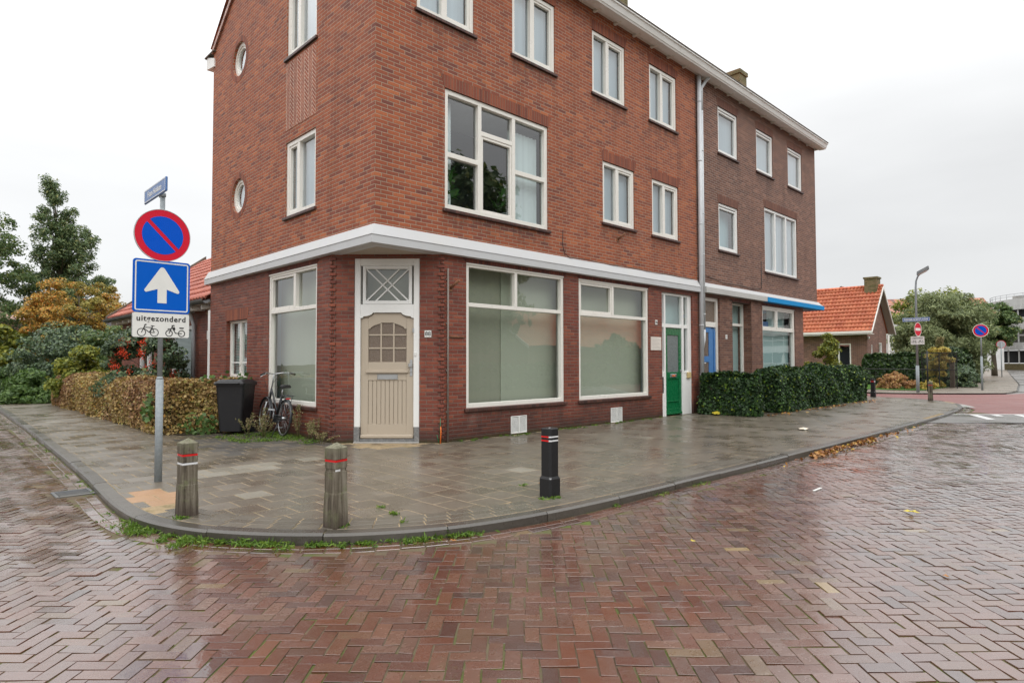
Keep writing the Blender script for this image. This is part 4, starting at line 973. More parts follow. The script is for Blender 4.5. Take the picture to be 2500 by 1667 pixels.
# kerbstones
kb = MB()
mid_ = resample(KP, .1)
stones = []; i = 0
while i < len(mid_)-10:
    seg = mid_[i:i+11 if True else 0]; stones.append(seg); i += 10
V = []; Fc = []
for seg in stones:
    if not in_view(*seg[5], 6): continue
    o_ = offset(seg, 0.0); o2 = offset(seg, .02); i_ = offset(seg, .13); dz = random.gauss(0, .0025); b = len(V); n = len(seg)
    def tr(q, k): return q[0], q[1]
    # trim both ends for the joint
    for arr in (o_, o2, i_):
        for e, f_ in ((0, 1), (-1, -2)): arr[e] = (arr[e][0]+(arr[f_][0]-arr[e][0])*.04, arr[e][1]+(arr[f_][1]-arr[e][1])*.04)
    for k in range(n):
        V += [(o_[k][0], o_[k][1], ZR-.1), (o_[k][0], o_[k][1], -.018+dz), (o2[k][0], o2[k][1], .002+dz), (i_[k][0], i_[k][1], .002+dz), (i_[k][0], i_[k][1], -.1)]
    for k in range(n-1):
        for j in range(4): Fc.append((b+k*5+j, b+(k+1)*5+j, b+(k+1)*5+j+1, b+k*5+j+1))
    Fc.append(tuple(b+j for j in range(5))); Fc.append(tuple(b+(n-1)*5+j for j in range(5)))
me = bpy.data.meshes.new('kerb'); me.from_pydata(V, [], Fc); o = obj('kerb', None, 'kerb', mesh=me); o['kind'] = 'structure'
# slabs: courses across the pavement, clipped by the kerb (convex) and by the paver band near the corner
clipl = []
inn = offset(KP, .137)
for a, b in zip(inn[:-1], inn[1:]):
    d = (b[0]-a[0], b[1]-a[1]); L = math.hypot(*d)
    if L > 1e-6: clipl.append((a, b, (-d[1]/L, d[0]/L)))
bandp = offset(KP, .50)
clipb = [(a, b, (-(b[1]-a[1]), b[0]-a[0])) for a, b in zip(bandp[:-1], bandp[1:]) if -3.4 < a[0] < 3.0 and a[1] < -2.0]
groups = {'slab': [], 'slab_light': [], 'slab_tan': [], 'slab_dark': []}
T = .30; jo = .0058
def segd(x, y, a, b):
    dx, dy = b[0]-a[0], b[1]-a[1]; t = max(0, min(1, ((x-a[0])*dx+(y-a[1])*dy)/(dx*dx+dy*dy+1e-12))); return math.hypot(x-a[0]-dx*t, y-a[1]-dy*t)
def put(P_, special=None):
    cx = sum(p[0] for p in P_)/len(P_); cy = sum(p[1] for p in P_)/len(P_)
    if not in_view(cx, cy, 4) or kerb_dist(cx, cy) > .3: return
    if cx > .02 and cy > .02 and cx < XE-.02: return
    if kerb_dist(cx, cy) > -1.2:
        for p, p2, n in clipl:
            if segd(cx, cy, p, p2) < .6: P_ = clip_half(P_, p, n)
            if len(P_) < 3: return
        if cx < 2.6 and cy < -1.6:
            for p, p2, n in clipb:
                if segd(cx, cy, p, p2) < .6: P_ = clip_half(P_, p, n)
                if len(P_) < 3: return
    ar = abs(sum(P_[i][0]*P_[(i+1) % len(P_)][1]-P_[(i+1) % len(P_)][0]*P_[i][1] for i in range(len(P_))))/2
    if ar < .002: return
    r = random.random(); g_ = 'slab'
    if (-3.55 < cx < -3.1 and -1.75 < cy < -.75): g_ = 'slab_tan'
    elif (-2.75 < cx < -1.55 and -.62 < cy < -.02 and r < .8) or (-1.2 < cx < -.55 and -.62 < cy < -.02 and r < .8): g_ = 'slab_light'
    elif cx < -.15 and .95 < cy < 3.9 and cx > -1.95+.25*cy*0 and (cx+1.95) > (3.7-cy)*.0 and cx > -1.8: g_ = 'slab_dark' if r < .75 else 'slab'
    elif r < .004: g_ = 'slab_light'
    groups[g_].append(P_)
# left pavement and corner: courses run across the pavement
y = -4.4; k = 0
while y < 26:
    x = -3.9-(k % 2)*.15
    while x < .1:
        if x < -1.72 or y > -.55: put([(x+jo, y+jo), (x+T-jo, y+jo), (x+T-jo, y+T-jo), (x+jo, y+T-jo)])
        x += T
    y += T; k += 1
x = -1.8+.0; k = 0
xs0 = -3.9+T*round((-1.72+3.9)/T)
x = -1.8 if False else xs0
x = -1.8
while x < 21.6:
    y = -4.85-(k % 2)*.15
    ymax = -.51 if x < 0 else 30
    while y < ymax+.3:
        y1 = y+T
        if x < 0: y1 = min(y1, -.5)
        if x >= 0 and y > 0 and x < XE-.1: break
        if y1-y > .03 and (x > XE or y < .1): put([(x+jo, y+jo), (x+T-jo, y+jo), (x+T-jo, y1-jo), (x+jo, y1-jo)])
        y += T
    x += T; k += 1
x = -3.9
for nm, ps in groups.items():
    if ps: pavers('pavement', ps, 0, .04, nm, .0010, .0010, .0003, 11)
# concrete block band following the curve of the corner
bp = []
for j in range(3):
    bp += [p for p in course(.140+j*.118, .140+(j+1)*.118, .215, .5*(j % 2)) if -3.62 < p[0][0] < 3.2 and p[0][1] < -1.9]
pavers('paver_band', bp, .002, .04, 'band', .003, .003, .0006, 13)

# far roads and pavements
struct('side_street', sheet([(21.52, 40), (21.5, 0), (21.35, -1.35), (20.9, -2.5), (20.3, -3.35), (19.3, -4.1), (17.3, -4.75), (15.06, -4.93), (40, -30), (44, -9), (28.6, -4.1), (26.5, -2.0), (25.2, 0.1), (25.2, 40)], ZR+.004), 'red_paving')
ap = offset(KP, -.35)
mm_ = MB(); idx = [i for i, p in enumerate(KP) if p[0] > 18.2 and p[1] < -1.2]
for i in idx[:-1]: mm_.face([(KP[i][0], KP[i][1], ZR+.008), (KP[i+1][0], KP[i+1][1], ZR+.008), (ap[i+1][0], ap[i+1][1], ZR+.008), (ap[i][0], ap[i][1], ZR+.008)])
struct('kerb_apron', mm_, 'apron')
# grey threshold strip with its line and teeth
def diag(t, s_): return (15.0+t*.7+s_*(-.70), -4.60-t*.714+s_*(-.70))
struct('ramp', sheet([diag(-4, -.02), diag(14, -.02), diag(14, 2.36), diag(-4, 2.36)], ZR+.006), 'far_road')
q = MB(); Z = ZR+.011
def dq(t0, t1, s0, s1, sk=0): q.face([(*diag(t0, s0), Z), (*diag(t1, s0), Z), (*diag(t1-sk, s1), Z), (*diag(t0-sk, s1), Z)])
dq(-.2, 12, -.02, .11)
for k in range(9):
    dq(.35+k*1.15, .35+k*1.15+.22, .16, 1.55, .55); dq(.92+k*1.15, .92+k*1.15+.20, .16, .62, .2)
struct('road_marking', q, 'marking')
struct('far_road', sheet([(27.8, -3.3), (44, 2), (90, 8), (140, 14), (140, -60), (40, -60), (36, -20)], ZR+.002), 'far_road')
struct('far_pavement', sheet([(25.2, 40), (25.2, .1), (25.7, -.9), (26.5, -2.0), (27.4, -3.1), (28.6, -4.0), (31, -4.1), (41.3, -3.0), (85, 2.9), (120, 7.5), (120, 25), (50, 30)], ZR+.055), 'far_paving')
q = MB(); e = [(28.6, -4.06), (31, -4.16), (41.3, -3.06), (85, 2.84)]
for a, b in zip(e[:-1], e[1:]): q.face([(a[0], a[1], ZR-.02), (b[0], b[1], ZR-.02), (b[0], b[1], ZR+.06), (a[0], a[1], ZR+.06)])
struct('far_kerb', q, 'kerb')
struct('lawn', sheet([(28.7, -1.0), (34.5, -1.0), (36, 4), (36, 30), (28.3, 30), (28.3, 0)], ZR+.075), 'lawn')
struct('garden_soil', sheet([(-1.5, 4.3), (.4, 3.9), (.4, 18), (-1.5, 18)], .012), 'soil')
struct('park_ground', sheet([(-2.6, 17), (30, 19), (30, 90), (-2.0, 90)], .0), 'soil')
struct('hedge_soil', sheet([(10.1, -.02), (10.1, -1.3), (18.6, -1.15), (18.6, -.02)], .008), 'soil')

# street drain
q = MB(); q.box(-3.90, -3.90+.28, -.16, .14, ZR-.02, ZR+.004)
DR = thing('street_drain', 'iron street drain grate in the gutter left of the sign post', 'drain', (-3.76, 0, ZR))
q = MB(); X0, Y0 = -3.98, -.20
bars(q, lambda u, d, z: (u, z, ZR+.012+d), (X0, X0+.36, Y0, Y0+.36), (), (), .035, -.03, .004); obj('frame', q, 'zinc_dark', DR)
q = MB()
for k in range(9): q.box(X0+.04, X0+.32, Y0+.045+k*.031, Y0+.06+k*.031, ZR-.03, ZR+.012)
obj('grate', q, 'zinc_dark', DR)

# ------------------------------------------------------------------ vegetation
def leaf_mesh(name, pts, nrm, size, mat, rng, elong=1.0, fold=.25, rand=.7, sizevar=.35):
    n = len(pts); nr = nrm+rng.normal(0, rand, (n, 3)); nr /= np.linalg.norm(nr, axis=1)[:, None]+1e-9
    a = np.cross(nr, rng.normal(0, 1, (n, 3))); a /= np.linalg.norm(a, axis=1)[:, None]+1e-9; b = np.cross(nr, a)
    s_ = (size*(1+rng.uniform(-sizevar, sizevar, n)))[:, None]
    A = a*s_*.5*elong; Bv = b*s_*.5/math.sqrt(elong); Nf = nr*s_*fold*.5
    V = np.empty((n, 4, 3)); V[:, 0] = pts-A; V[:, 1] = pts-Bv*.95+Nf; V[:, 2] = pts+A; V[:, 3] = pts+Bv*.95+Nf
    me = bpy.data.meshes.new(name); me.vertices.add(4*n); me.vertices.foreach_set('co', V.reshape(-1))
    me.loops.add(6*n); i = np.arange(n)[:, None]*4; me.loops.foreach_set('vertex_index', np.hstack([i, i+1, i+2, i, i+2, i+3]).reshape(-1).astype(np.int32))
    me.polygons.add(2*n); me.polygons.foreach_set('loop_start', np.arange(2*n, dtype=np.int32)*3); me.polygons.foreach_set('loop_total', np.full(2*n, 3, np.int32))
    me.update(); me.validate(); me.materials.append(MAT[mat]); return me
def part_mesh(name, me, parent):
    l = rootloc(parent); me.transform(Matrix.Translation(-l)); o = bpy.data.objects.new(name, me); COL.objects.link(o); o.parent = parent; return o

def hedge(label, p0, p1, width, h, n, mat, size, cat='hedge', lump=.10, seed=1, core='bark', name='hedge', extra=None, group=None):
    """clipped hedge between two ground points; width to the left of travel"""
    rng = np.random.default_rng(seed); p0 = np.array(p0, float); p1 = np.array(p1, float); d = p1-p0; L = np.linalg.norm(d); d /= L; w = np.array([-d[1], d[0]])
    root = thing(name, label, cat, (p0[0], p0[1], 0), group=group)
    areas = np.array([L*h, L*h, L*width, width*h, width*h]); k = rng.choice(5, n, p=areas/areas.sum())
    u = rng.uniform(0, L, n); v = rng.uniform(0, width, n); z = rng.uniform(.0, h, n); nv = np.zeros((n, 3))
    for j, (ax, val, nn) in enumerate((('v', 0, -np.append(w, 0)), ('v', width, np.append(w, 0)), ('z', h, np.array([0, 0, 1.])), ('u', 0, -np.append(d, 0)), ('u', L, np.append(d, 0)))):
        s_ = k == j
        if ax == 'v': v[s_] = val
        elif ax == 'z': z[s_] = val
        else: u[s_] = val
        nv[s_] = nn
    # rounded shoulders, lumps and depth
    lum = lump*(np.sin(u*2.1+seed)+np.sin(u*4.7+z*3+seed*2)+.8*np.sin(z*6.1+u*1.3+v*5))/2.4
    dep = rng.exponential(.05, n).clip(0, .22)
    off = nv*(lum-dep+rng.normal(0, .018, n))[:, None]
    P_ = np.stack([p0[0]+d[0]*u+w[0]*v, p0[1]+d[1]*u+w[1]*v, z], 1)+off
    c = np.stack([p0[0]+d[0]*u+w[0]*width/2, p0[1]+d[1]*u+w[1]*width/2, z*0+h*.5], 1)
    e = np.clip((np.abs(v-width/2)/(width/2)), 0, 1)**3*np.clip((z/h), 0, 1)**5; P_ += (c-P_)*(e*.22)[:, None]
    P_[:, 2] = np.maximum(P_[:, 2], .02)
    part_mesh('foliage', leaf_mesh('foliage', P_, nv*.9+np.array([0, 0, .35]), size, mat, rng, 1.15), root)
    F = lambda a, b, c_: (p0[0]+d[0]*a+w[0]*b, p0[1]+d[1]*a+w[1]*b, c_)
    # branching inside: many thin upright stems and a dense twig mass
    q = MB(); g_ = .13
    q.bbox(g_, L-g_, g_, width-g_, .10, h-g_, .08, F)
    obj('twig_mass', q, 'bark', root)
    q = MB()
    for k_ in range(int(L/.22)):
        a_ = .1+k_*.22+rng.uniform(-.05, .05); b_ = width/2+rng.uniform(-.1, .1); q.tube([F(a_, b_, -.02), F(a_+rng.uniform(-.05, .05), b_, .3)], .012, 5)
    obj('stems', q, 'bark', root)
    if extra: extra(root, F, L, rng)
    return root

def clumps_tree(name, label, cat, base, h, crown, n_clumps, n_leaves, size, mat, seed, trunk_r=.2, crown_z=.25, group=None, clump_r=.55, elong=1.2, droop=0, limbs=7, shell=.55, fill=.0, trunk=True, tip=None):
    """crown(t) -> (radius x, radius y, centre offset x, y) at relative height t 0..1"""
    rng = np.random.default_rng(seed); root = thing(name, label, cat, base, group=group); bx, by, bz = base
    C_ = []; Rr = []
    while len(C_) < n_clumps:
        t = rng.uniform(0, 1); rx, ry, ox, oy = crown(t); m_ = max(rx, ry)
        if rng.uniform() > m_/max(crown(k/10)[0] for k in range(11)): continue
        an = rng.uniform(0, 6.283); rr = math.sqrt(rng.uniform(shell**2, 1)) if rng.uniform() > fill else rng.uniform(0, shell)
        C_.append((bx+ox+rx*rr*math.cos(an), by+oy+ry*rr*math.sin(an), bz+h*(crown_z+(1-crown_z)*t))); Rr.append(clump_r*rng.uniform(.6, 1.35))
    C_ = np.array(C_); Rr = np.array(Rr); k = rng.integers(0, n_clumps, n_leaves)
    dv = rng.normal(0, 1, (n_leaves, 3)); dv /= np.linalg.norm(dv, axis=1)[:, None]; dv[:, 2] *= .62
    P_ = C_[k]+dv*(Rr[k]*rng.uniform(.35, 1.05, n_leaves)**.7)[:, None]
    if droop: P_[:, 2] -= droop*rng.exponential(.5, n_leaves)
    ctr = np.array([bx, by, bz+h*.5]); nv = (P_-ctr); nv /= np.linalg.norm(nv, axis=1)[:, None]+1e-6; nv = nv*.5+dv*.6+np.array([0, 0, .4])
    P_[:, 2] = np.maximum(P_[:, 2], bz+.03)
    part_mesh('crown', leaf_mesh('crown', P_, nv, size, mat, rng, elong), root)
    if trunk:
        q = MB(); ztop = h*.86; ox, oy = crown(.9)[2:]; pts = []
        for i in range(7): t = i/6; pts.append((bx+ox*t+.06*math.sin(3*t+seed)*h*.1, by+oy*t+.06*math.cos(4*t+seed)*h*.1, bz-.05+ztop*t))
        q.tube(pts, [trunk_r*(1.25-1.1*i/6) for i in range(7)], 8)
        sel = rng.choice(n_clumps, min(limbs*3, n_clumps), replace=False)
        for s_ in sel:
            c = C_[s_]; t0 = np.clip((c[2]-bz)/ztop-.22, .08, .9); st = np.array([bx+ox*t0, by+oy*t0, bz+ztop*t0]); md = (st+c)/2+np.array([0, 0, .04*h])
            q.tube([st, md, c], [trunk_r*.35*(1.15-t0), trunk_r*.22*(1.1-t0), .012], 6)
        obj('trunk', q, 'bark', root)
    if tip: tip(root, q, rng)
    return root

# ---- hedges
def beech_extra(root, F, L, rng): pass
bh = thing('beech_hedge', 'bronze autumn beech hedge along the left pavement beside the wheelie bin', 'hedge', (-1.78, 4.8, 0))
def hedge_part(root, p0, p1, width, h, n, mat, size, seed, lump=.07, ends=True):
    global rootloc
    tmp = hedge('x', p0, p1, width, h, n, mat, size, seed=seed, lump=lump)
    off = tmp.location-root.location
    for ch in list(tmp.children): ch.parent = root; ch.data.transform(Matrix.Translation(off))
    bpy.data.objects.remove(tmp)
hedge_part(bh, (-1.76, 16.2), (-1.74, 4.55), .95, 1.0, 62000, 'beech_leaf', .053, 3)
hedge_part(bh, (-1.70, 4.95), (-.62, 4.15), .7, 1.0, 17000, 'beech_leaf', .053, 5)
# bramble shoots growing through it
rng = np.random.default_rng(8); P_ = np.concatenate([rng.normal((-1.80, 5.15, .45), (.03, .14, .14), (60, 3)), rng.normal((-1.1, 4.15, .16), (.2, .1, .10), (90, 3)), rng.normal((-.40, 4.62, 1.0), (.35, .10, .06), (110, 3)), rng.normal((-.35, 4.35, .62), (.1, .1, .25), (90, 3))])
P_[:, 2] = np.maximum(P_[:, 2], .03)
BS_ = part_mesh('bramble_shoots', leaf_mesh('bramble_shoots', P_, np.tile([-.4, -.6, .5], (len(P_), 1)), .085, 'bright_shrub_leaf', rng, 1.1), bh); BS_['kind'] = 'stuff'
hedge('short block of clipped dark ivy hedge directly right of the downpipe', (9.50, -.22), (9.80, -1.60), 0.55, 1.06, 15000, 'ivy_leaf', .068, seed=4, name='ivy_hedge', group='clipped ivy hedges before the brown building')
hedge('long clipped dark ivy hedge before the brown building, nearest the side street', (11.25, -1.55), (19.0, -1.42), .75, 1.16, 66000, 'ivy_leaf', .068, seed=6, name='ivy_hedge', group='clipped ivy hedges before the brown building')
hedge('dark ivy hedge behind the lawn in front of the brown bungalow', (35.1, 3.4), (34.6, -.7), .9, 1.75, 8000, 'ivy_far', .16, seed=9, name='ivy_hedge')
hedge('tall overgrown ivy hedge receding along the far pavement', (35.6, -.9), (54.5, .9), 1.2, 1.95, 16000, 'ivy_far', .19, seed=10, name='ivy_hedge', lump=.25)

# ---- left greenery
cone = lambda t: (3.2*(1-t)**.75*(1+.18*math.sin(t*19))+.08, 3.2*(1-t)**.75+.08, -.55*t-1.1*max(0, t-.75)*2.2, 0)
clumps_tree('conifer', 'tall ragged dark green conifer with a bent leaning tip, left of the sign', 'tree', (1.6, 35.5, 0), 12.0, cone, 560, 60000, .095, 'conifer_leaf', 11, .22, .12, clump_r=.34, shell=.5, droop=.18, elong=1.7, limbs=30, fill=.35)
cr = lambda t: (3.8*math.sin(math.pi*(.12+.8*t))**.7, 3.8*math.sin(math.pi*(.12+.8*t))**.7, 0, 0)
clumps_tree('broadleaf_tree', 'green broadleaf tree at the extreme left edge', 'tree', (-3.9, 34, 0), 10.0, cr, 300, 34000, .10, 'tree_leaf', 12, .25, .18, clump_r=.38, shell=.4, limbs=16)
cr2 = lambda t: (2.35*math.sin(math.pi*(.15+.75*t))**.7, 2.35*math.sin(math.pi*(.15+.75*t))**.7, .0, 0)
clumps_tree('autumn_tree', 'small rounded tree turning orange and yellow before the conifer', 'tree', (.75, 27.5, 0), 5.3, cr2, 260, 40000, .08, 'autumn_leaf', 13, .14, .14, clump_r=.30, shell=.4, limbs=20)
dome = lambda w: (lambda t: (w*math.sqrt(max(0, 1-t**1.8))+.12, w*math.sqrt(max(0, 1-t**1.8))+.12, 0, 0))
clumps_tree('shrub', 'yellow green shrub at the left edge by the far houses', 'shrub', (-2.2, 28, 0), 3.0, dome(1.7), 60, 11000, .14, 'yellow_green_leaf', 14, .06, .05, clump_r=.4, shell=.3)
clumps_tree('shrub', 'spreading dark blue green shrub behind the far end of the beech hedge', 'shrub', (-.25, 22.0, 0), 3.0, dome(2.2), 110, 22000, .09, 'dark_shrub_leaf', 15, .07, .03, clump_r=.42, shell=.3)
clumps_tree('shrub', 'low bright green ground hugging shrub beside the left pavement', 'shrub', (-1.75, 18.6, 0), 1.0, dome(1.25), 60, 14000, .085, 'bright_shrub_leaf', 16, .04, .02, clump_r=.3, shell=.3, elong=1.8, limbs=4)
clumps_tree('shrub', 'low green shrub by the stone block at the left edge', 'shrub', (-2.6, 24.0, 0), 1.1, dome(1.7), 60, 12000, .085, 'bright_shrub_leaf', 17, .04, .02, clump_r=.3, shell=.3)
clumps_tree('shrub', 'pale olive shrub between the berry bush and the beech hedge', 'shrub', (-1.1, 15.0, 0), 1.75, dome(.75), 50, 9000, .09, 'yellow_green_leaf', 18, .04, .1, clump_r=.28, shell=.3)
clumps_tree('shrub', 'mid green bush behind the low bright shrub', 'shrub', (1.0, 20, 0), 3.2, dome(1.6), 50, 9000, .12, 'tree_leaf', 19, .05, .05, clump_r=.4, shell=.3)
def berries(root, q, rng):
    n = 36; C_ = []
    loc = root.location
    for _ in range(n):
        an = rng.uniform(2.6, 5.6); z = rng.uniform(.95, 2.15); rr = 1.05*math.sqrt(max(.15, 1-((z-.6)/2)**2)); C_.append((loc.x+rr*math.cos(an)*.75, loc.y+rr*math.sin(an), z))
    C_ = np.array(C_); k = rng.integers(0, n, 1700); P_ = C_[k]+rng.normal(0, 1, (1700, 3))*np.array([.045, .045, .06])
    part_mesh('berries', leaf_mesh('berries', P_, rng.normal(0, 1, (1700, 3)), .027, 'berry', rng, 1.0, .5), root)
clumps_tree('berry_bush', 'evergreen bush with hanging clusters of orange red berries behind the sign', 'shrub', (-.75, 9.6, 0), 2.35, lambda t: (.85*math.sqrt(max(0, 1-t**2.2))+.15, 1.4*math.sqrt(max(0, 1-t**2.2))+.15, 0, 0), 80, 15000, .07, 'dark_shrub_leaf', 20, .04, .1, clump_r=.26, shell=.35, elong=1.5, tip=berries)

# ---- right side greenery
clumps_tree('willow', 'broad grey green willow behind the street lamp', 'tree', (48.5, 2.0, 0), 6.0, lambda t: (2.7*math.sin(math.pi*(.25+.62*t))**.6, 2.7*math.sin(math.pi*(.25+.62*t))**.6, 0, 0), 200, 52000, .11, 'willow_leaf', 21, .25, .1, clump_r=.75, shell=.3, elong=2.6)
clumps_tree('broadleaf_tree', 'dark green tree in front of the concrete building', 'tree', (66, 1.55, 0), 6.6, lambda t: (1.75*math.sin(math.pi*(.15+.75*t))**.6, 1.75*math.sin(math.pi*(.15+.75*t))**.6, 0, 0), 80, 14000, .20, 'tree_leaf', 22, .2, .42, clump_r=.55, shell=.3)
clumps_tree('broadleaf_tree', 'airy light green tree behind the willow', 'tree', (58, 4.6, 0), 7.2, lambda t: (3.0*math.sin(math.pi*(.15+.75*t))**.6, 3.0*math.sin(math.pi*(.15+.75*t))**.6, 0, 0), 90, 15000, .18, 'yellow_green_leaf', 23, .25, .25, clump_r=.8, shell=.3)
clumps_tree('bare_tree', 'thin half bare tree beside the bungalow gable', 'tree', (46, 7.0, 0), 6.3, lambda t: (2.4*math.sin(math.pi*(.1+.8*t)), 2.4*math.sin(math.pi*(.1+.8*t)), 0, 0), 50, 1800, .18, 'willow_leaf', 24, .14, .2, clump_r=.7, shell=.3, limbs=16)
clumps_tree('sapling', 'yellow green leafy sapling rising behind the long ivy hedge', 'tree', (22.9, 1.3, 0), 2.45, lambda t: (.95*(1-t)**.7*(1+.3*math.sin(9*t))+.12, .95*(1-t)**.7+.12, .1*t, 0), 60, 6000, .085, 'yellow_green_leaf', 25, .03, .2, clump_r=.20, shell=.2)
clumps_tree('shrub', 'rounded bronze shrub on the lawn behind the street lamp', 'shrub', (30.2, .55, ZR+.07), .68, dome(.78), 50, 5000, .075, 'bronze_leaf', 26, .03, .05, clump_r=.2, shell=.3, limbs=4)
clumps_tree('shrub', 'low arching grey green shrub at the foot of the tall ivy hedge', 'shrub', (35.1, -1.35, 0), .95, dome(.75), 40, 4000, .10, 'dark_shrub_leaf', 27, .03, .05, clump_r=.25, shell=.3, elong=2)
clumps_tree('climber', 'golden yellow climber on the wire gate beside the tall ivy hedge', 'plant', (33.2, -.72, 0), 2.0, lambda t: (.28+.25*t, .35+.25*t, 0, 0), 40, 3800, .09, 'golden_leaf', 28, .02, .02, clump_r=.2, shell=.2)
clumps_tree('shrub', 'small plant with orange flowers at the foot of the lamp post', 'shrub', (30.1, -.95, 0), .38, dome(.35), 24, 1500, .06, 'golden_leaf', 29, .02, .02, clump_r=.12, shell=.2, limbs=3)
PG = thing('pampas_grass', 'feathery pale pampas plume above the golden climber', 'plant', (33.6, -.55, 0))
q = MB(); q.tube([(33.6, -.55, 0), (33.6, -.60, 1.9), (33.6, -.66, 2.3)], [.02, .015, .01], 5); obj('stem', q, 'yellowish', PG)
rng = np.random.default_rng(4); t = rng.uniform(0, 1, 700); P_ = np.stack([33.6+rng.normal(0, .05, 700), -.62-.14*t+rng.normal(0, .06, 700), 1.95+.62*t], 1); part_mesh('plume', leaf_mesh('plume', P_, rng.normal(0, 1, (700, 3)), .08, 'dry_weed', rng, 3), PG)

# ---- bollards
def wood_bollard(loc, rz, h, label, band2='reflect_white', half=False, group='weathered wooden bollards'):
    t = thing('wooden_bollard', label, 'bollard', loc, rz, group); w = .066
    q = MB(); b = .008
    # post widening slightly to its foot, with two grooves for the bands
    lv = [(-.05, w+.010), (.14, w+.008), (h*.42, w+.004), (h*.44, w+.001), (h-.195, w+.002), (h-.193, w-.004), (h-.170, w-.004), (h-.168, w+.001), (h-.118, w+.001), (h-.116, w-.004), (h-.094, w-.004), (h-.092, w+.003), (h, w+.003)]
    rows = []
    for z, r in lv:
        c = b; rows.append([(r-c, -r, z), (r, -r+c, z), (r, r-c, z), (r-c, r, z), (-r+c, r, z), (-r, r-c, z), (-r, -r+c, z), (-r+c, -r, z)])
    for r_ in rows: q.v += r_
    for i in range(len(rows)-1):
        for k in range(8): q.f.append((i*8+k, i*8+(k+1) % 8, (i+1)*8+(k+1) % 8, (i+1)*8+k)); q.sm.append(False)
    q.f.append(tuple(range(8))[::-1]); q.sm.append(False)
    e = (len(rows)-1)*8; q.v.append((.004, -.003, h+.042)); a = len(q.v)-1
    for k in range(8): q.f.append((e+k, e+(k+1) % 8, a)); q.sm.append(False)
    obj('post', q, 'weathered_wood', t, world=False)
    r = w-.0025
    q = MB(); bars(q, lambda u, d, z: (u, z, d), (-r, r, -r, r), (), (), .006, h-.116, h-.094) if False else q.box(-r, r, -r, r, h-.114, h-.096)
    obj('red_band', q, 'reflect_red', t, world=False)
    q = MB()
    if half: q.box(-r, -r+.052, -r, -r+.003, h-.190, h-.174)
    else: q.box(-r, r, -r, r, h-.190, h-.173)
    obj('white_band', q, band2, t, world=False)
    return t
wood_bollard((-3.32, -2.28, 0), R(2), .645, 'squat weathered wooden bollard with red and white bands near the sign post')
wood_bollard((-2.56, -3.57, 0), R(14), .655, 'weathered wooden bollard whose white band is torn, in front of the beige door', half=True)
wood_bollard((19.83, -3.12, 0), R(10), .64, 'mossy wooden bollard at the far tip of the pavement', half=True)
def black_bollard(loc, rz, label):
    t = thing('black_bollard', label, 'bollard', loc, rz, 'black plastic bollards'); w = .070; h = .685
    q = MB(); lv = [(-.05, w+.013), (.185, w+.013), (.21, w), (h, w), (h+.006, w-.006)]
    for z, r in lv:
        c = .02; q.v += [(r-c, -r, z), (r, -r+c, z), (r, r-c, z), (r-c, r, z), (-r+c, r, z), (-r, r-c, z), (-r, -r+c, z), (-r+c, -r, z)]
    for i in range(len(lv)-1):
        for k in range(8): q.f.append((i*8+k, i*8+(k+1) % 8, (i+1)*8+(k+1) % 8, (i+1)*8+k)); q.sm.append(False)
    q.f += [tuple(range(8))[::-1], tuple(range(32, 40))]; q.sm += [False]*2
    obj('post', q, 'black_plastic', t, world=False)
    def ring8(z0, z1, r, c, mb, sel=None):
        P8 = [(r-c, -r), (r, -r+c), (r, r-c), (r-c, r), (-r+c, r), (-r, r-c), (-r, -r+c), (-r+c, -r)]
        for k in range(8):
            if sel and k not in sel: continue
            a, b_ = P8[k], P8[(k+1) % 8]; mb.face([(a[0], a[1], z0), (b_[0], b_[1], z0), (b_[0], b_[1], z1), (a[0], a[1], z1)])
    for z in (.60, .561):
        m = MB(); ring8(z, z+.015, w+.0012, .02, m, (0, 1, 2, 3, 4, 7, 6)); obj('white_band', m, 'reflect_white', t, world=False)
        m = MB(); m.face([(-w-.0016, w-.02, z), (-w-.0016, -w+.09, z), (-w-.0016, -w+.09, z+.015), (-w-.0016, w-.02, z+.015)]); ring8(z, z+.015, w+.0014, .02, m, (5,)); obj('red_band', m, 'reflect_red', t, world=False)
    m = MB().prism([(-.014, .0), (.014, 0), (0, -.02)], 0, .002, lambda x, z, d: ((-w-.014)+.0*x+.707*(x)-.0+.012, (-w-.014)-.707*x+.012-d, .20+z)); obj('triangle_mark', m, 'sign_grey', t, world=False)
    m = MB().disc((0, 0, h+.008), (0, 0, 1), .012, .005, 12); obj('top_screw', m, 'steel', t, world=False)
    return t
black_bollard((-.44, -4.05, 0), 0, 'square black bollard with white and red bands, alone at the kerb before the shop windows')
black_bollard((20.98, -1.05, 0), 0, 'distant black bollard beside the end of the long ivy hedge')

# ---- near traffic sign post
SP = thing('traffic_sign_post', 'galvanised post with no parking disc, one way arrow and bicycle plate', 'sign post', (-3.05, -.36, 0))
q = MB(); q.tube([(-3.05, -.36, -.05), (-3.05, -.36, 1.17)], .040, 20); q.tube([(-3.05, -.36, 1.17), (-3.05, -.36, 1.20)], [.040, .027], 20); q.tube([(-3.05, -.36, 1.20), (-3.05, -.36, 3.30)], .027, 18); obj('pole', q, 'galv', SP)
rzS = R(4.0); cS, sS = math.cos(rzS), math.sin(rzS)
def FS(u, d, z): # sign plane faces -Y, turned a little
    return (-3.05+u*cS+d*sS, -.36-.036+u*sS-d*cS, z)
def rrect(w, h, r, cx=0, cz=0, n=5):
    out = []
    for qx, qz, a0 in ((1, 1, 0), (-1, 1, 90), (-1, -1, 180), (1, -1, 270)):
        for k in range(n+1): a = R(a0+90*k/n); out.append((cx+qx*(w/2-r)+r*math.cos(a), cz+qz*(h/2-r)+r*math.sin(a)))
    return out
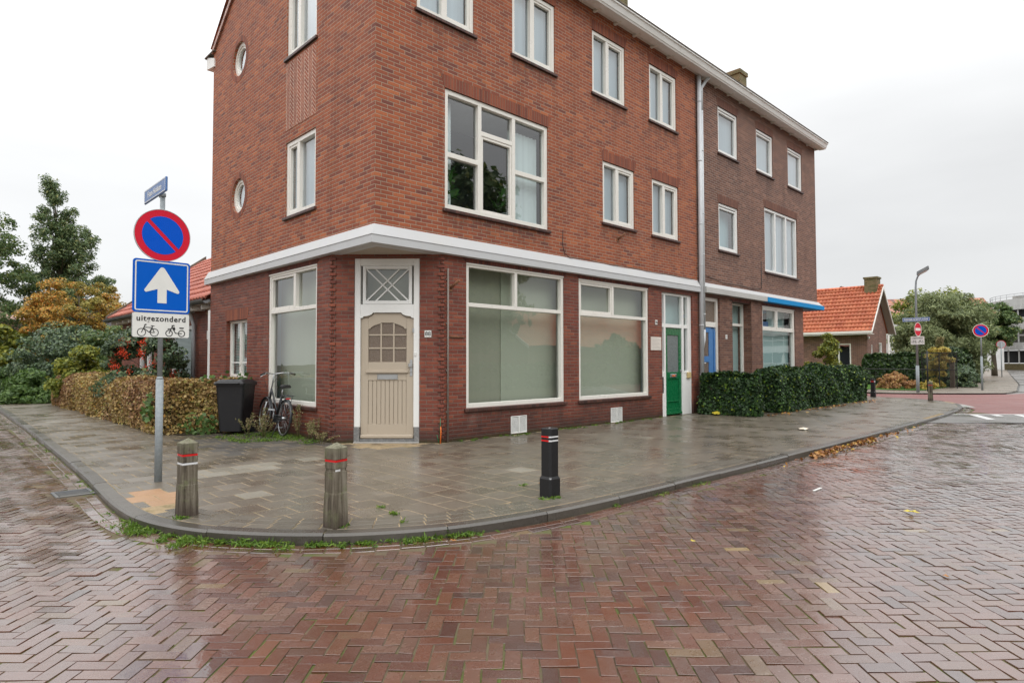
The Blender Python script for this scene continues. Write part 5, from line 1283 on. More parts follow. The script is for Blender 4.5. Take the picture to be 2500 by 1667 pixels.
def flat(F, poly, d0, d1): 
    m = MB(); n = len(poly); m.add([F(x, d0, z) for x, z in poly]+[F(x, d1, z) for x, z in poly], [tuple(range(n)), tuple(range(n, 2*n))[::-1]]+[(i, (i+1) % n, n+(i+1) % n, n+i) for i in range(n)]); return m
def circ(r, cx, cz, n=48, a0=0, a1=360): return [(cx+r*math.cos(R(a0+(a1-a0)*k/n)), cz+r*math.sin(R(a0+(a1-a0)*k/n))) for k in range(n if a1-a0 == 360 else n+1)]
def framing(F, outer, inner, d0, d1, mb=None):
    mb = mb or MB(); n = len(outer); vs = [F(x, d1, z) for x, z in outer]+[F(x, d1, z) for x, z in inner]+[F(x, d0, z) for x, z in outer]+[F(x, d0, z) for x, z in inner]
    return mb.add(vs, [(i, (i+1) % n, n+(i+1) % n, n+i) for i in range(n)]+[(2*n+i, 2*n+(i+1) % n, 3*n+(i+1) % n, 3*n+i)[::-1] for i in range(n)]+[(i, 2*n+i, 2*n+(i+1) % n, (i+1) % n) for i in range(n)]+[(n+i, n+(i+1) % n, 3*n+(i+1) % n, 3*n+i) for i in range(n)])
def no_parking(F, B, cz, r, cx=0):
    p = obj('no_parking_sign', flat(F, circ(r, cx, cz), -.004, 0), 'sign_red', B)
    ri = r*.735; g = r*.073
    th = math.asin(g/ri)
    for s_ in (0, 180):   # blue halves either side of the slanting red bar
        poly = []
        for k in range(25):
            a = -math.pi/4+R(s_)+th+(math.pi-2*th)*k/24; poly.append((cx+ri*math.cos(a), cz+ri*math.sin(a)))
        obj('blue_field', flat(F, poly, 0.0005, .0022), 'sign_blue_deep', p)
    obj('rim', framing(F, circ(r*1.006, cx, cz), circ(r*.985, cx, cz), -.016, .002), 'sign_grey', p)
    return p
no_parking(FS, SP, 2.83, .30)
p = obj('one_way_sign', flat(FS, rrect(.60, .60, .03, 0, 2.235), -.004, 0), 'sign_blue', SP)
obj('white_border', framing(FS, rrect(.565, .565, .022, 0, 2.235), rrect(.538, .538, .012, 0, 2.235), .0004, .0022), 'sign_white', p)
arr = [(-.049, 1.995+.05), (.049, 2.045), (.049, 2.205), (.165, 2.165), (.178, 2.168), (.187, 2.182), (.182, 2.197), (.024, 2.447), (.010, 2.457), (-.010, 2.457), (-.024, 2.447), (-.182, 2.197), (-.187, 2.182), (-.178, 2.168), (-.165, 2.165), (-.049, 2.205)]
m = MB(); n_ = len(arr)
m.add([FS(x, .0022, z) for x, z in arr], [(0, 1, 2, 15), (2, 3, 4, 5, 6, 7, 8, 9, 10, 11, 12, 13, 14, 15)]); obj('white_arrow', m, 'sign_white', p)
obj('edge_fold', framing(FS, rrect(.604, .604, .032, 0, 2.235), rrect(.60, .60, .03, 0, 2.235), -.018, .001), 'sign_blue', p)
p = obj('exception_plate', flat(FS, rrect(.60, .275, .02, 0, 1.79), -.004, 0), 'sign_white', SP)
obj('edge_fold', framing(FS, rrect(.604, .279, .022, 0, 1.79), rrect(.60, .275, .02, 0, 1.79), -.016, .001), 'sign_grey', p)
def letters(F, B, s, size, cx, cz, mat, d=.001, offset=0., spacing=1., name='lettering', sx=1.):
    return obj(name, text_mb(s, size, lambda x, y, t: F(cx+x*sx, d+t, cz+y), .0012, offset=offset, spacing=spacing), mat, B)
letters(FS, p, 'uitgezonderd', .088, 0, 1.862, 'ink', .001, .0018, 1.12)
def line_shape(F, pts, w, d=.001):
    m = MB()
    for a, b in zip(pts[:-1], pts[1:]):
        v = Vector((b[0]-a[0], b[1]-a[1])); L = v.length; nx, nz = -v.y/L*w/2, v.x/L*w/2; ex, ez = v.x/L*w*.3, v.y/L*w*.3
        m.add([F(a[0]+nx-ex, d, a[1]+nz-ez), F(b[0]+nx+ex, d, b[1]+nz+ez), F(b[0]-nx+ex, d, b[1]-nz+ez), F(a[0]-nx-ex, d, a[1]-nz-ez)], [(0, 1, 2, 3)])
    return m
def merge(*ms):
    m = MB()
    for q in ms: m.add(q.v, q.f)
    return m
def bike_icon(F, cx, cz, s=1.0, d=.0012):
    X = lambda x: cx+x*s; Z_ = lambda z: cz+z*s; ms = []
    for wx in (-.062, .070): ms.append(framing(F, circ(.046*s, X(wx), Z_(-.03), 28), circ(.038*s, X(wx), Z_(-.03), 28), d-.001, d))
    for L in ([(-.062, -.03), (-.03, .046)], [(-.034, .055), (-.012, .058)], [(-.03, .046), (-.018, .062)], [(-.034, .028), (.045, .024)], [(-.04, .018), (.018, -.03)], [(.018, -.03), (.052, .042)], [(.035, .047), (.068, .043)], [(.018, -.03), (.07, -.03)], [(.07, -.03), (.048, .024)]):
        ms.append(line_shape(F, [(X(a), Z_(b)) for a, b in L], .0085*s, d+.0003))
    return merge(*ms)
def moped_icon(F, cx, cz, s=1.0, d=.0012):
    X = lambda x: cx+x*s; Z_ = lambda z: cz+z*s; ms = []
    for wx in (-.068, .068): ms.append(framing(F, circ(.040*s, X(wx), Z_(-.034), 28), circ(.030*s, X(wx), Z_(-.034), 28), d-.001, d))
    for L in ([(-.068, -.034), (-.035, .046)], [(-.04, .055), (-.012, .058)], [(-.035, .046), (-.02, .062)], [(-.082, .015), (-.05, .018)], [(-.035, .03), (.0, -.03)], [(.0, -.032), (.068, -.034)]):
        ms.append(line_shape(F, [(X(a), Z_(b)) for a, b in L], .010*s, d+.0003))
    ms.append(flat(F, [(X(-.035), Z_(.035)), (X(-.008), Z_(.040)), (X(.0), Z_(.015)), (X(-.012), Z_(-.004))], d, d+.0006)); ms.append(flat(F, [(X(.040), Z_(.037)), (X(.095), Z_(.037)), (X(.088), Z_(.022)), (X(.046), Z_(.022))], d, d+.0006))
    return merge(*ms)
obj('bicycle_symbol', bike_icon(FS, -.145, 1.735), 'ink', p); obj('moped_symbol', moped_icon(FS, .150, 1.735), 'ink', p)
q = MB()
for z in (2.72, 2.94, 2.10, 2.37, 1.79): q.box(-.06, .06, -.075, -.004, z-.012, z+.012, FS)
obj('clamps', q, 'galv', SP)
# street name plate along the left street
FN = lambda u, d, z: (-3.05-d-.03, -.36+u, z)
p = obj('street_name_plate', MB().bbox(-.02-.24, .62, -.012, .012, 3.30, 3.47, .008, FN), 'name_blue', SP)
obj('white_border', framing(FN, rrect(.85, .145, .01, .18, 3.385), rrect(.835, .13, .008, .18, 3.385), .0122, .0135), 'sign_white', p)
obj('lettering', text_mb('Frans Halslaan', .098, lambda x, y, t: FN(.18-x, .0125+t, 3.385+y), .0012, offset=.001), 'sign_white', p)
q = MB(); q.tube([(-3.05, -.36, 3.29), (-3.05, -.36, 3.33)], .035, 14); q.box(-3.075, -3.045, -.42, -.30, 3.285, 3.30); obj('bracket', q, 'galv', SP)

# ---- street lamp with its signs
SL = thing('street_lamp', 'slim grey lamp post with white on blue street name plate and no entry sign', 'street lamp', (26.9, -1.18, ZR))
q = MB(); z0 = ZR
q.tube([(26.9, -1.18, z0), (26.9, -1.18, 1.15)], .066, 14); q.tube([(26.9, -1.18, 1.15), (26.9, -1.18, 4.6), (26.9, -1.20, 4.9), (26.9, -1.27, 5.10), (26.85, -1.40, 5.24)], [.048, .040, .037, .035, .033], 12); obj('pole', q, 'galv', SL)
q = MB(); q.prism([(-.12, -.02), (.12, -.02), (.14, .02), (.06, .13), (-.06, .13)], 0, .52, lambda x, z, d: (26.85+x, -1.26-d*.82, 5.17+z+d*.42)); obj('lamp_head', q, 'zinc_dark', SL)
q = MB(); q.prism([(-.10, -.03), (.10, -.03), (.08, -.06), (-.08, -.06)], .06, .46, lambda x, z, d: (26.85+x, -1.26-d*.82, 5.17+z+d*.42)); obj('lamp_glass', q, 'sign_white', SL)
FW = lambda u, d, z: (26.9-d-.06, -1.18-u, z)
p = obj('street_name_plate', MB().bbox(-.52, .52, -.01, .01, 3.10, 3.27, .006, FW), 'name_blue', SL)
obj('white_border', framing(FW, rrect(1.02, .15, .01, 0, 3.185), rrect(1.0, .13, .008, 0, 3.185), .0105, .013), 'sign_white', p)
obj('lettering', text_mb('REMBRANDTLAAN', .098, lambda x, y, t: FW(x*1.10, .0105+t, 3.185+y), .002, offset=.003), 'sign_white', p)
an = R(-62); FNE = lambda u, d, z: (26.9-.02+u*math.sin(-an)*1.0*.90-d*.45*1.0, -1.25-u*.44-d*.90, z)
def Fturn(ang, cx, cy): # ang = heading of the sign normal
    n = (math.cos(ang), math.sin(ang)); r_ = (-n[1], n[0]); return lambda u, d, z: (cx+r_[0]*u+n[0]*d, cy+r_[1]*u+n[1]*d, z)
FNE = Fturn(R(180+14+64), 26.9-.03, -1.18-.06)
p = obj('no_entry_sign', flat(FNE, circ(.31, 0, 2.75, 40), -.004, 0), 'sign_red', SL)
obj('rim', framing(FNE, circ(.31, 0, 2.75, 40), circ(.285, 0, 2.75, 40), .0005, .003), 'sign_white', p); obj('white_bar', flat(FNE, [(-.22, 2.69), (.22, 2.69), (.22, 2.81), (-.22, 2.81)], .001, .004), 'sign_white', p)
FPl = Fturn(R(180+14-22), 26.84, -1.22)
p = obj('exception_plate', flat(FPl, rrect(.54, .36, .02, -.0, 2.26), -.004, 0), 'sign_white', SL)
letters(FPl, p, 'uitgezonderd', .075, 0, 2.36, 'ink', .001, .001); obj('bicycle_symbol', bike_icon(FPl, -.13, 2.21, 1.0), 'ink', p); obj('moped_symbol', moped_icon(FPl, .13, 2.21, 1.0), 'ink', p)

# ---- far sign posts
NP = thing('no_parking_post', 'slim post with a no parking disc on the far pavement', 'sign post', (31.38, -2.8, ZR))
q = MB(); q.tube([(31.38, -2.8, ZR), (31.38, -2.8, 1.57)], .045, 12); q.tube([(31.38, -2.8, 1.57), (31.38, -2.8, 3.12)], .03, 12); obj('pole', q, 'galv', NP)
FP = Fturn(R(180+9), 31.34, -2.80); pp = no_parking(FP, NP, 2.79, .30); obj('reflective_rim', framing(FP, circ(.31, 0, 2.79), circ(.288, 0, 2.79), .001, .004), 'sign_white', pp)
FSn = thing('sign_post', 'distant round sign seen from its grey back', 'sign post', (60.76, .3, ZR))
q = MB(); q.tube([(60.76, .3, ZR), (60.76, .3, 2.95)], .04, 10); obj('pole', q, 'galv', FSn)
FB = Fturn(R(188), 60.8, .3); p = obj('sign_back', flat(FB, circ(.32, 0, 2.72), 0, .01), 'sign_grey', FSn); obj('rim', framing(FB, circ(.335, 0, 2.72), circ(.30, 0, 2.72), 0, .013), 'sign_red', p)
q = MB(); q.box(87.2, 87.7, -.7, -.2, ZR, 1.05, ); BR = thing('barrier_post', 'red and white striped marker post at the right edge of the far street', 'bollard', (64.9, -1.75, ZR))
obj('post', MB().tube([(64.9, -1.75, ZR), (64.9, -1.75, 1.15)], .13, 12), 'sign_red', BR)
for z in (.30, .75): obj('white_band', MB().tube([(64.9, -1.75, z), (64.9, -1.75, z+.14)], .134, 12), 'sign_white', BR)

# ---- wire fence, posts and rail
WF = thing('wire_fence', 'thin black post and rail fence with wire mesh before the lawn', 'fence', (28.06, -1.31, ZR))
q = MB(); q.tube([(28.06, -1.31, ZR), (28.06, -1.31, 1.82)], .035, 8); obj('post', q, 'black_plastic', WF)
q = MB(); q.tube([(28.06, 9.5, ZR), (28.06, 9.5, 1.2)], .035, 8); obj('post', q, 'black_plastic', WF)
q = MB(); q.tube([(28.06, -1.31, .97), (28.06, 9.5, .99)], .022, 8); obj('rail', q, 'black_plastic', WF)
q = MB()
for k in range(27): y = -1.2+k*.4; q.tube([(28.06, y, ZR), (28.06, y, .96)], .003, 4)
for k in range(8): q.tube([(28.06, -1.3, .05+k*.12), (28.06, 9.5, .05+k*.12)], .0025, 4)
obj('mesh_wires', q, 'black_plastic', WF)
WG = thing('wire_gate', 'tall dark wire mesh gate overgrown by the golden climber', 'gate', (32.4, -.9, ZR))
q = MB(); FG = Fturn(R(190), 32.4, -.9)
bars(q, FG, (-.75, .75, ZR, 1.78), [(0.0, 0, 1.75)], [(.9, -.7, .7)], .045, -.02, .02); obj('frame', q, 'black_plastic', WG)
q = MB()
for k in range(30): u = -.72+k*.05; q.tube([FG(u, 0, 0), FG(u, 0, 1.74)], .006, 4)
for k in range(34): q.tube([FG(-.72, 0, .05+k*.05), FG(.72, 0, .05+k*.05)], .006, 4)
obj('mesh', q, 'black_plastic', WG)
GP = thing('gate_post', 'dark square gate post beside the golden climber', 'post', (33.5, -1.25, ZR)); obj('post', MB().bbox(33.4, 33.6, -1.35, -1.15, ZR, 1.35, .01), 'verge_dark', GP); obj('cap', MB().bbox(33.38, 33.62, -1.37, -1.13, 1.352, 1.40, .01), 'verge_dark', GP)

# ---- bungalow across the side street
NB = thing('bungalow', 'brown brick bungalow with bright orange pantile roof and mossy chimney', 'house', (38, 8, 0))
FH = lambda u, d, z: (36-d, u, z); FHg = lambda u, d, z: (u, 3.4-d, z); Y2 = 15
m = wall(FH, 3.4, Y2, -.1, 3.2, [(4.30, 5.62, 1.0, 2.42), (9.0, 10.5, 1.0, 2.4)]); wall(FHg, 36, 39.9, -.1, 3.2, [(36.75, 37.05, .9, 2.35), (38.3, 39.0, .9, 2.5)], mb=m)
m.face([FHg(36, 0, 3.2), FHg(39.9, 0, 3.2), FHg(37.95, 0, 5.75)]); m.face([(39.9, 3.4, 0), (39.9, Y2, 0), (39.9, Y2, 3.2), (39.9, 3.4, 3.2)]); obj('wall', m, 'brick_far', NB)
m = MB(); e0, e1, rz_ = 35.5, 40.4, 6.0
pantiles((e0, 3.02, 3.12), (0, 1, 0), 57, (2.45/12, 0, 2.88/12), 12, .21, m, .028, .045); m.add([(37.95, Y2, rz_), (37.95, 3.02, rz_), (e1, 3.02, 3.12), (e1, Y2, 3.12)], [(0, 1, 2, 3)]); obj('roof', m, 'tile_orange_plain', NB)
m = MB(); m.tube([(37.95, 3.0, rz_), (37.95, Y2, rz_)], .10, 8); obj('ridge_tiles', m, 'tiles_orange', NB)
for s_ in (-1, 1):
    xa = e0-.02 if s_ < 0 else e1+.02
    m = MB(); m.prism([(xa, 2.98), (xa, 3.10), (37.95, rz_-.02), (37.95, rz_-.20)], 0, .05, lambda x, z, d: (x, 3.02-d, z)); obj('verge_board', m, 'cream_frame', NB)
    m = MB(); m.add([(xa, 3.04, 3.07), (37.95, 3.04, rz_-.06), (37.95, 3.4, rz_-.06), (xa, 3.4, 3.07)], [(0, 1, 2, 3)]); obj('verge_soffit', m, 'soffit_beige', NB)
m = MB(); m.box(35.36, 35.52, 3.0, Y2, 3.0, 3.14); m.box(35.4, 36.02, 3.02, Y2, 2.93, 2.97); obj('gutter', m, 'cream_frame', NB)
m = MB(); m.box(37.55, 38.3, 3.25, 3.95, 4.9, 6.45); m.box(37.5, 38.35, 3.2, 4.0, 6.453, 6.56); obj('chimney', m, 'brick_mossy', NB)
def simple_window(B, F, rect, mat='cream_frame', vs=(), hs=(), w=.08, back='room_dark'):
    f = obj('window', bars(MB(), F, rect, vs, hs, w, -.10, -.02), mat, B); a, b, c, d = rect
    obj('pane', gpane(F, a+w*.5, b-w*.5, c+w*.5, d-w*.5, -.08), 'glass_upper', f); obj('backdrop', MB().box(a, b, -.45, -.43, c, d, F), back, f); return f
simple_window(NB, FH, (4.30, 5.62, 1.0, 2.42), vs=[(5.0, 1.05, 2.35)]); simple_window(NB, FH, (9.0, 10.5, 1.0, 2.4)); simple_window(NB, FHg, (36.75, 37.05, .9, 2.35), w=.06, back='net_curtain'); simple_window(NB, FHg, (38.3, 39.0, .9, 2.5), w=.08, back='net_curtain')
obj('downpipe', MB().tube([(39.95, 3.3, 0), (39.95, 3.3, 3.0)], .06, 8), 'cream_frame', NB); obj('wall_light', MB().bbox(36.05, 36.2, 3.3, 3.4, 2.68, 2.82, .02), 'sign_white', NB)

# ---- big buildings far right
CO = thing('concrete_building', 'large grey concrete office with ribbed panels and roof railing, far right', 'building', (118, -4, 0))
ctr = (124, -2.5); Rb = 12.5
def arcF(a): return (ctr[0]-Rb*math.cos(a), ctr[1]+Rb*math.sin(a))
path = [(124, 10)]+[arcF(R(a)) for a in range(85, -1, -8)]+[(111.5, -10), (109, -45)]
def band(z0, z1, dp, mat, nm, parent=CO):
    m = MB()
    for a, b in zip(path[:-1], path[1:]):
        m.face([(a[0]-dp, a[1]+dp*.3, z0), (b[0]-dp, b[1]+dp*.3, z0), (b[0]-dp, b[1]+dp*.3, z1), (a[0]-dp, a[1]+dp*.3, z1)])
        m.face([(a[0]-dp, a[1]+dp*.3, z1), (b[0]-dp, b[1]+dp*.3, z1), (b[0]+2, b[1], z1), (a[0]+2, a[1], z1)]); m.face([(a[0]-dp, a[1]+dp*.3, z0), (b[0]-dp, b[1]+dp*.3, z0), (b[0]+2, b[1], z0), (a[0]+2, a[1], z0)])
    return obj(nm, m, mat, parent)
band(-.1, .9, .2, 'brick_mossy', 'stone_base'); band(1.0, 2.85, -.6, 'room_dark', 'ground_floor_glass')
for z0, z1 in ((2.95, 4.05), (6.0, 7.8), (9.0, 10.6)):
    f = band(z0, z1, .5, 'concrete_light', 'ribbed_panels')
    rb = MB(); P2 = resample(path, 1.1)
    for a in P2: rb.add([(a[0]-.5, a[1]-.28, z0), (a[0]-.72, a[1], z0), (a[0]-.5, a[1]+.28, z0), (a[0]-.5, a[1]-.1, z1), (a[0]-.58, a[1], z1), (a[0]-.5, a[1]+.1, z1)], [(0, 1, 4, 3), (1, 2, 5, 4)])
    l_ = rootloc(CO); bm = bmesh.new(); bm.from_mesh(f.data); vs_ = [bm.verts.new((p[0]-l_.x, p[1]-l_.y, p[2]-l_.z)) for p in rb.v]
    for fc in rb.f: bm.faces.new([vs_[i] for i in fc])
    bm.to_mesh(f.data); bm.free()
band(4.1, 5.95, -.5, 'room_mid', 'window_band'); band(7.85, 8.95, -.5, 'room_dark', 'window_band'); band(5.0, 5.25, .3, 'concrete', 'sill_band')
q = MB()
for a in resample(path, 1.9):
    for z0, z1 in ((.95, 2.9), (4.1, 5.95), (7.85, 8.95)): q.box(a[0]-.35, a[0]-.1, a[1]-.09, a[1]+.09, z0, z1)
obj('mullions', q, 'concrete_light', CO)
q = MB()
pp_ = [(a[0]+1.5, a[1]) for a in path]
for z in (11.2, 11.55): q.tube([(a[0], a[1], z) for a in pp_], .05, 5)
for a in resample(pp_, 1.5): q.tube([(a[0], a[1], 10.5), (a[0], a[1], 11.55)], .04, 5)
obj('railing', q, 'sign_grey', CO)
m = MB(); m.face([(p[0], p[1], 10.62) for p in path]+[(140, -45, 10.62), (140, 10, 10.62)]); obj('roof', m, 'concrete', CO)
m = MB(); m.box(116, 128, -30, 6, 10.65, 11.2); obj('roof_setback', m, 'concrete', CO)
OB = thing('long_building', 'long white building with a mottled orange tiled roof behind the willow', 'building', (95, 22, 0))
m = MB(); m.add([(88, 33, 6.9), (108, 6, 6.9), (112, 9, 10.9), (92, 36, 10.9)], [(0, 1, 2, 3)]); m.add([(92, 36, 10.9), (112, 9, 10.9), (116, 12, 7), (96, 39, 7)], [(0, 1, 2, 3)]); obj('roof', m, 'tiles_mottled', OB)
m = MB(); m.add([(88.4, 33, 0), (108.2, 6.2, 0), (108.2, 6.2, 7), (88.4, 33, 7)], [(0, 1, 2, 3)]); obj('wall', m, 'render_white', OB)
WH = thing('white_house', 'white rendered gable house between the bungalow and the willow', 'house', (66, 14, 0))
m = MB(); m.add([(64, 10.2, 0), (64, 17, 0), (64, 17, 6.2), (64, 13.6, 8.9), (64, 10.2, 6.2)], [(0, 1, 2, 3, 4)]); m.add([(64, 10.2, 0), (76, 10.2, 0), (76, 10.2, 6.2), (64, 10.2, 6.2)], [(0, 1, 2, 3)]); obj('wall', m, 'render_white', WH)
m = MB(); m.add([(63.6, 9.8, 6.0), (63.6, 13.6, 9.05), (76, 13.6, 9.05), (76, 9.8, 6.0), (63.6, 17.4, 6.0), (76, 17.4, 6.0)], [(0, 1, 2, 3), (1, 4, 5, 2)]); obj('roof', m, 'tiles_mottled', WH)
simple_window(WH, lambda u, d, z: (64-d, u, z), (11.2, 12.6, 1.0, 4.6), mat='verge_dark')
# ---- houses beyond the trees on the left
LH = thing('brick_house', 'far brick house with pale tiled roof behind the yellow shrub, left edge', 'house', (2, 62, 0))
m = MB(); m.add([(-8, 58, 0), (12, 58, 0), (12, 58, 5), (-8, 58, 5)], [(0, 1, 2, 3)]); m.add([(12, 58, 0), (12, 66, 0), (12, 66, 5), (12, 62, 6.2), (12, 58, 5)], [(0, 1, 2, 3, 4)]); obj('wall', m, 'brick_far', LH)
m = MB(); m.add([(-8.3, 57.5, 4.9), (12.3, 57.5, 4.9), (12.3, 62, 6.4), (-8.3, 62, 6.4)], [(0, 1, 2, 3)]); obj('roof', m, 'tiles_pale', LH)
m = MB(); m.add([(3.0, 57.40, 3.6), (8.5, 57.40, 3.6), (8.5, 57.45, 5.2), (3.0, 57.45, 5.2)], [(0, 1, 2, 3)]); obj('tile_hanging', m, 'tiles_dark', LH)
q = MB(); q.bbox(-2.45, -1.95, 20.2, 20.7, 0, .30, .02); single('stone_block', q, 'concrete', 'small grey stone block at the edge of the left pavement', 'stone', (-2.2, 20.4, 0))

# ---- what stands across the streets, seen in the windows and the wet paving
OP = thing('opposite_bungalow', 'pale bungalow with orange roof reflected in the two shop windows', 'house', (26, -19, 0))
m = MB(); m.add([(20, -22.5, 0), (20, -16, 0), (20, -16, 2.5), (20, -19.2, 4.6), (20, -22.5, 2.5)], [(0, 1, 2, 3, 4)]); m.add([(20, -16, 0), (38, -16, 0), (38, -16, 2.5), (20, -16, 2.5)], [(0, 1, 2, 3)]); obj('wall', m, 'brick_far', OP)
m = MB(); m.add([(19.6, -15.5, 2.25), (38, -15.5, 2.25), (38, -19.2, 4.75), (19.6, -19.2, 4.75), (19.6, -23, 2.25), (38, -23, 2.25)], [(0, 1, 2, 3), (3, 2, 5, 4)]); obj('roof', m, 'tiles_orange', OP)
m = MB(); 
for s_ in (-1, 1): m.prism([(-19.2+s_*3.7, 2.15), (-19.2+s_*3.7, 2.3), (-19.2, 4.8), (-19.2, 4.6)], 0, .06, lambda y, z, d: (19.58-d, y, z))
obj('verge_board', m, 'white_paint', OP)
simple_window(OP, lambda u, d, z: (20-d, u, z), (-18.4, -17.0, .9, 2.1), mat='white_paint'); simple_window(OP, lambda u, d, z: (u, -16+d, z), (25, 26.5, .9, 2.1), mat='white_paint')
hd = hedge('garden hedge reflected in the shop windows', (6, -14.6), (40, -14.6), -.0 or .8, 1.2, 9000, 'ivy_far', .22, seed=31, name='garden_hedge')
clumps_tree('broadleaf_tree', 'dark broad tree reflected in the large upper window', 'tree', (15.5, -17.5, 0), 12.0, lambda t: (4.6*math.sin(math.pi*(.15+.7*t))**.6, 4.6*math.sin(math.pi*(.15+.7*t))**.6, 0, 0), 110, 15000, .34, 'tree_leaf', 32, .35, .2, clump_r=1.1, shell=.3)
clumps_tree('broadleaf_tree', 'second dark tree reflected left in the first shop window', 'tree', (4.5, -19, 0), 10.5, lambda t: (4.6*math.sin(math.pi*(.15+.7*t))**.6, 4.6*math.sin(math.pi*(.15+.7*t))**.6, 0, 0), 110, 15000, .34, 'tree_leaf', 33, .35, .2, clump_r=1.1, shell=.3)
clumps_tree('shrub', 'round green bush reflected in the second shop window', 'shrub', (27, -14.9, 0), 3.0, dome(1.5), 50, 5000, .2, 'bright_shrub_leaf', 34, .08, .1, clump_r=.4, shell=.3)
TH = thing('terraced_house', 'brick terrace with white frames reflected in the left shop window', 'house', (-15, 14, 0)); FT = lambda u, d, z: (-13+d, u, z)
holes = [(y, y+1.8, .8, 2.4) for y in (6, 11, 16, 21)]+[(y, y+1.6, 3.6, 5.0) for y in (6, 11, 16, 21)]
obj('wall', wall(FT, 3, 27, 0, 5.4, holes), 'brick_far', TH)
for (a, b, c, d) in holes: simple_window(TH, FT, (a, b, c, d), mat='white_paint', vs=[((a+b)/2, c+.05, d-.05)])
m = MB(); m.add([(-12.6, 2.8, 5.3), (-12.6, 27.2, 5.3), (-17, 27.2, 8.4), (-17, 2.8, 8.4)], [(0, 1, 2, 3)]); obj('roof', m, 'tiles_mottled', TH)

# ---- wheelie bin
WB = thing('wheelie_bin', 'black wheelie bin standing at the end of the beech hedge', 'bin', (-.60, 3.93, 0), R(-45)); WB.scale = (1.08, 1.08, 1.03)
def taper(w0, d0, w1, d1, z0, z1, mb, n=4, r=.05):
    a = rrect(w0, d0, r); b = rrect(w1, d1, r); k = len(a); mb.add([(x, y, z0) for x, y in a]+[(x, y, z1) for x, y in b], [tuple(range(k))[::-1], tuple(range(k, 2*k))]+[(i, (i+1) % k, k+(i+1) % k, k+i) for i in range(k)], False)
q = MB(); taper(.40, .44, .50, .52, .06, .90, q); obj('body', q, 'bin_plastic', WB, world=False)
q = MB(); taper(.54, .57, .545, .575, .895, .925, q); obj('rim', q, 'bin_plastic', WB, world=False)
q = MB(); taper(.56, .60, .52, .56, .93, .965, q); taper(.50, .50, .44, .42, .966, 1.0, q); q.bbox(-.20, .20, -.335, -.29, .925, .95, .01); obj('lid', q, 'bin_plastic', WB, world=False)
q = MB(); q.tube([(-.22, .33, .93), (.22, .33, .93)], .018, 8); obj('handle', q, 'bin_plastic', WB, world=False)
for s_ in (-1, 1): obj('wheel', MB().disc((s_*.21, .20, .10), (1, 0, 0), .10, .05, 20), 'rubber', WB, world=False)

# ---- bicycle leaning on the wall below the left shop window
bx_, by_ = -.27, 2.62; yawb = math.atan2(1.08, .10)
BI = thing('bicycle', 'dark city bicycle leaning against the wall under the left shop window', 'bicycle', (bx_, by_, 0), 0)
lean = R(7)
def BP(l, s_, z):   # l along the bike, s_ to its right, z up, leaning to the wall (+X)
    y_, x_ = l*math.sin(yawb), l*math.cos(yawb); s2 = s_+z*math.tan(lean)*1.0
    return (bx_+x_+s2*math.sin(yawb), by_+y_-s2*math.cos(yawb), z)
ax_w = (Vector(BP(0, 1, .34))-Vector(BP(0, 0, .34))).normalized(); upv = (Vector(BP(0, 0, 1))-Vector(BP(0, 0, 0))).normalized(); fwv = (Vector(BP(1, 0, 0))-Vector(BP(0, 0, 0))).normalized()
axw = fwv.cross(upv).normalized()
for nm, l in (('rear_wheel', 0), ('front_wheel', 1.10)):
    c = Vector(BP(l, 0, .345)); q = MB(); q.torus(c, axw, .315, .016, 40, 8); wh = obj(nm, q, 'rubber', BI)
    q = MB(); q.torus(c, axw, .293, .009, 40, 6); obj('rim', q, 'steel', wh)
    q = MB(); q.tube([c-axw*.05, c+axw*.05], .026 if l == 0 else .018, 10)
    for k in range(28):
        a = 2*math.pi*k/28; dvv = fwv*math.cos(a)+upv*math.sin(a); q.tube([c+axw*.03*(1 if k % 2 else -1), c+dvv*.29], .0011, 4)
    obj('spokes', q, 'steel', wh)
    q = MB(); n_ = 22; b = 0
    a0, a1 = (R(-10), R(190)) if l == 0 else (R(20), R(190))
    for k in range(n_+1):
        a = a0+(a1-a0)*k/n_; dvv = fwv*math.cos(a)+upv*math.sin(a)
        for s_, rr in ((-.028, .338), (-.015, .352), (.015, .352), (.028, .338)): q.v.append(tuple(c+dvv*rr+axw*s_))
    for k in range(n_):
        for j in range(3): q.f.append((k*4+j, k*4+j+1, (k+1)*4+j+1, (k+1)*4+j)); q.sm.append(True)
    obj('mudguard', q, 'bike_dark', BI)
q = MB(); bb = BP(.46, 0, .31); seat = BP(.30, 0, .74); headb = BP(.93, 0, .66); headt = BP(.90, 0, .84)
q.tube([bb, headb], .021, 10); q.tube([BP(.42, 0, .42), headt], .016, 10); q.tube([bb, seat], .017, 10); q.tube([headb, headt], .021, 10)
for s_ in (-.055, .055): q.tube([bb, BP(0, s_, .345)], .010, 8); q.tube([BP(.30, 0, .70), BP(0, s_, .345)], .009, 8)
obj('frame', q, 'bike_dark', BI)
q = MB(); q.tube([headb, BP(.95, 0, .60)], .02, 8)
for s_ in (-.045, .045): q.tube([BP(.95, s_, .60), BP(1.03, s_, .45), BP(1.10, s_, .345)], [.013, .012, .009], 8)
obj('fork', q, 'zinc', BI)
q = MB(); q.tube([headt, BP(.88, 0, 1.10), BP(.90, 0, 1.13)], .014, 10); obj('stem', q, 'steel', BI)
q = MB(); hb_ = [(-.29, .66, 1.13), (-.20, .72, 1.16), (-.12, .84, 1.15), (0, .90, 1.13), (.12, .84, 1.15), (.20, .72, 1.16), (.29, .66, 1.13)]
q.tube([BP(l, s_, z) for s_, l, z in hb_], .011, 8); hbar = obj('handlebar', q, 'steel', BI)
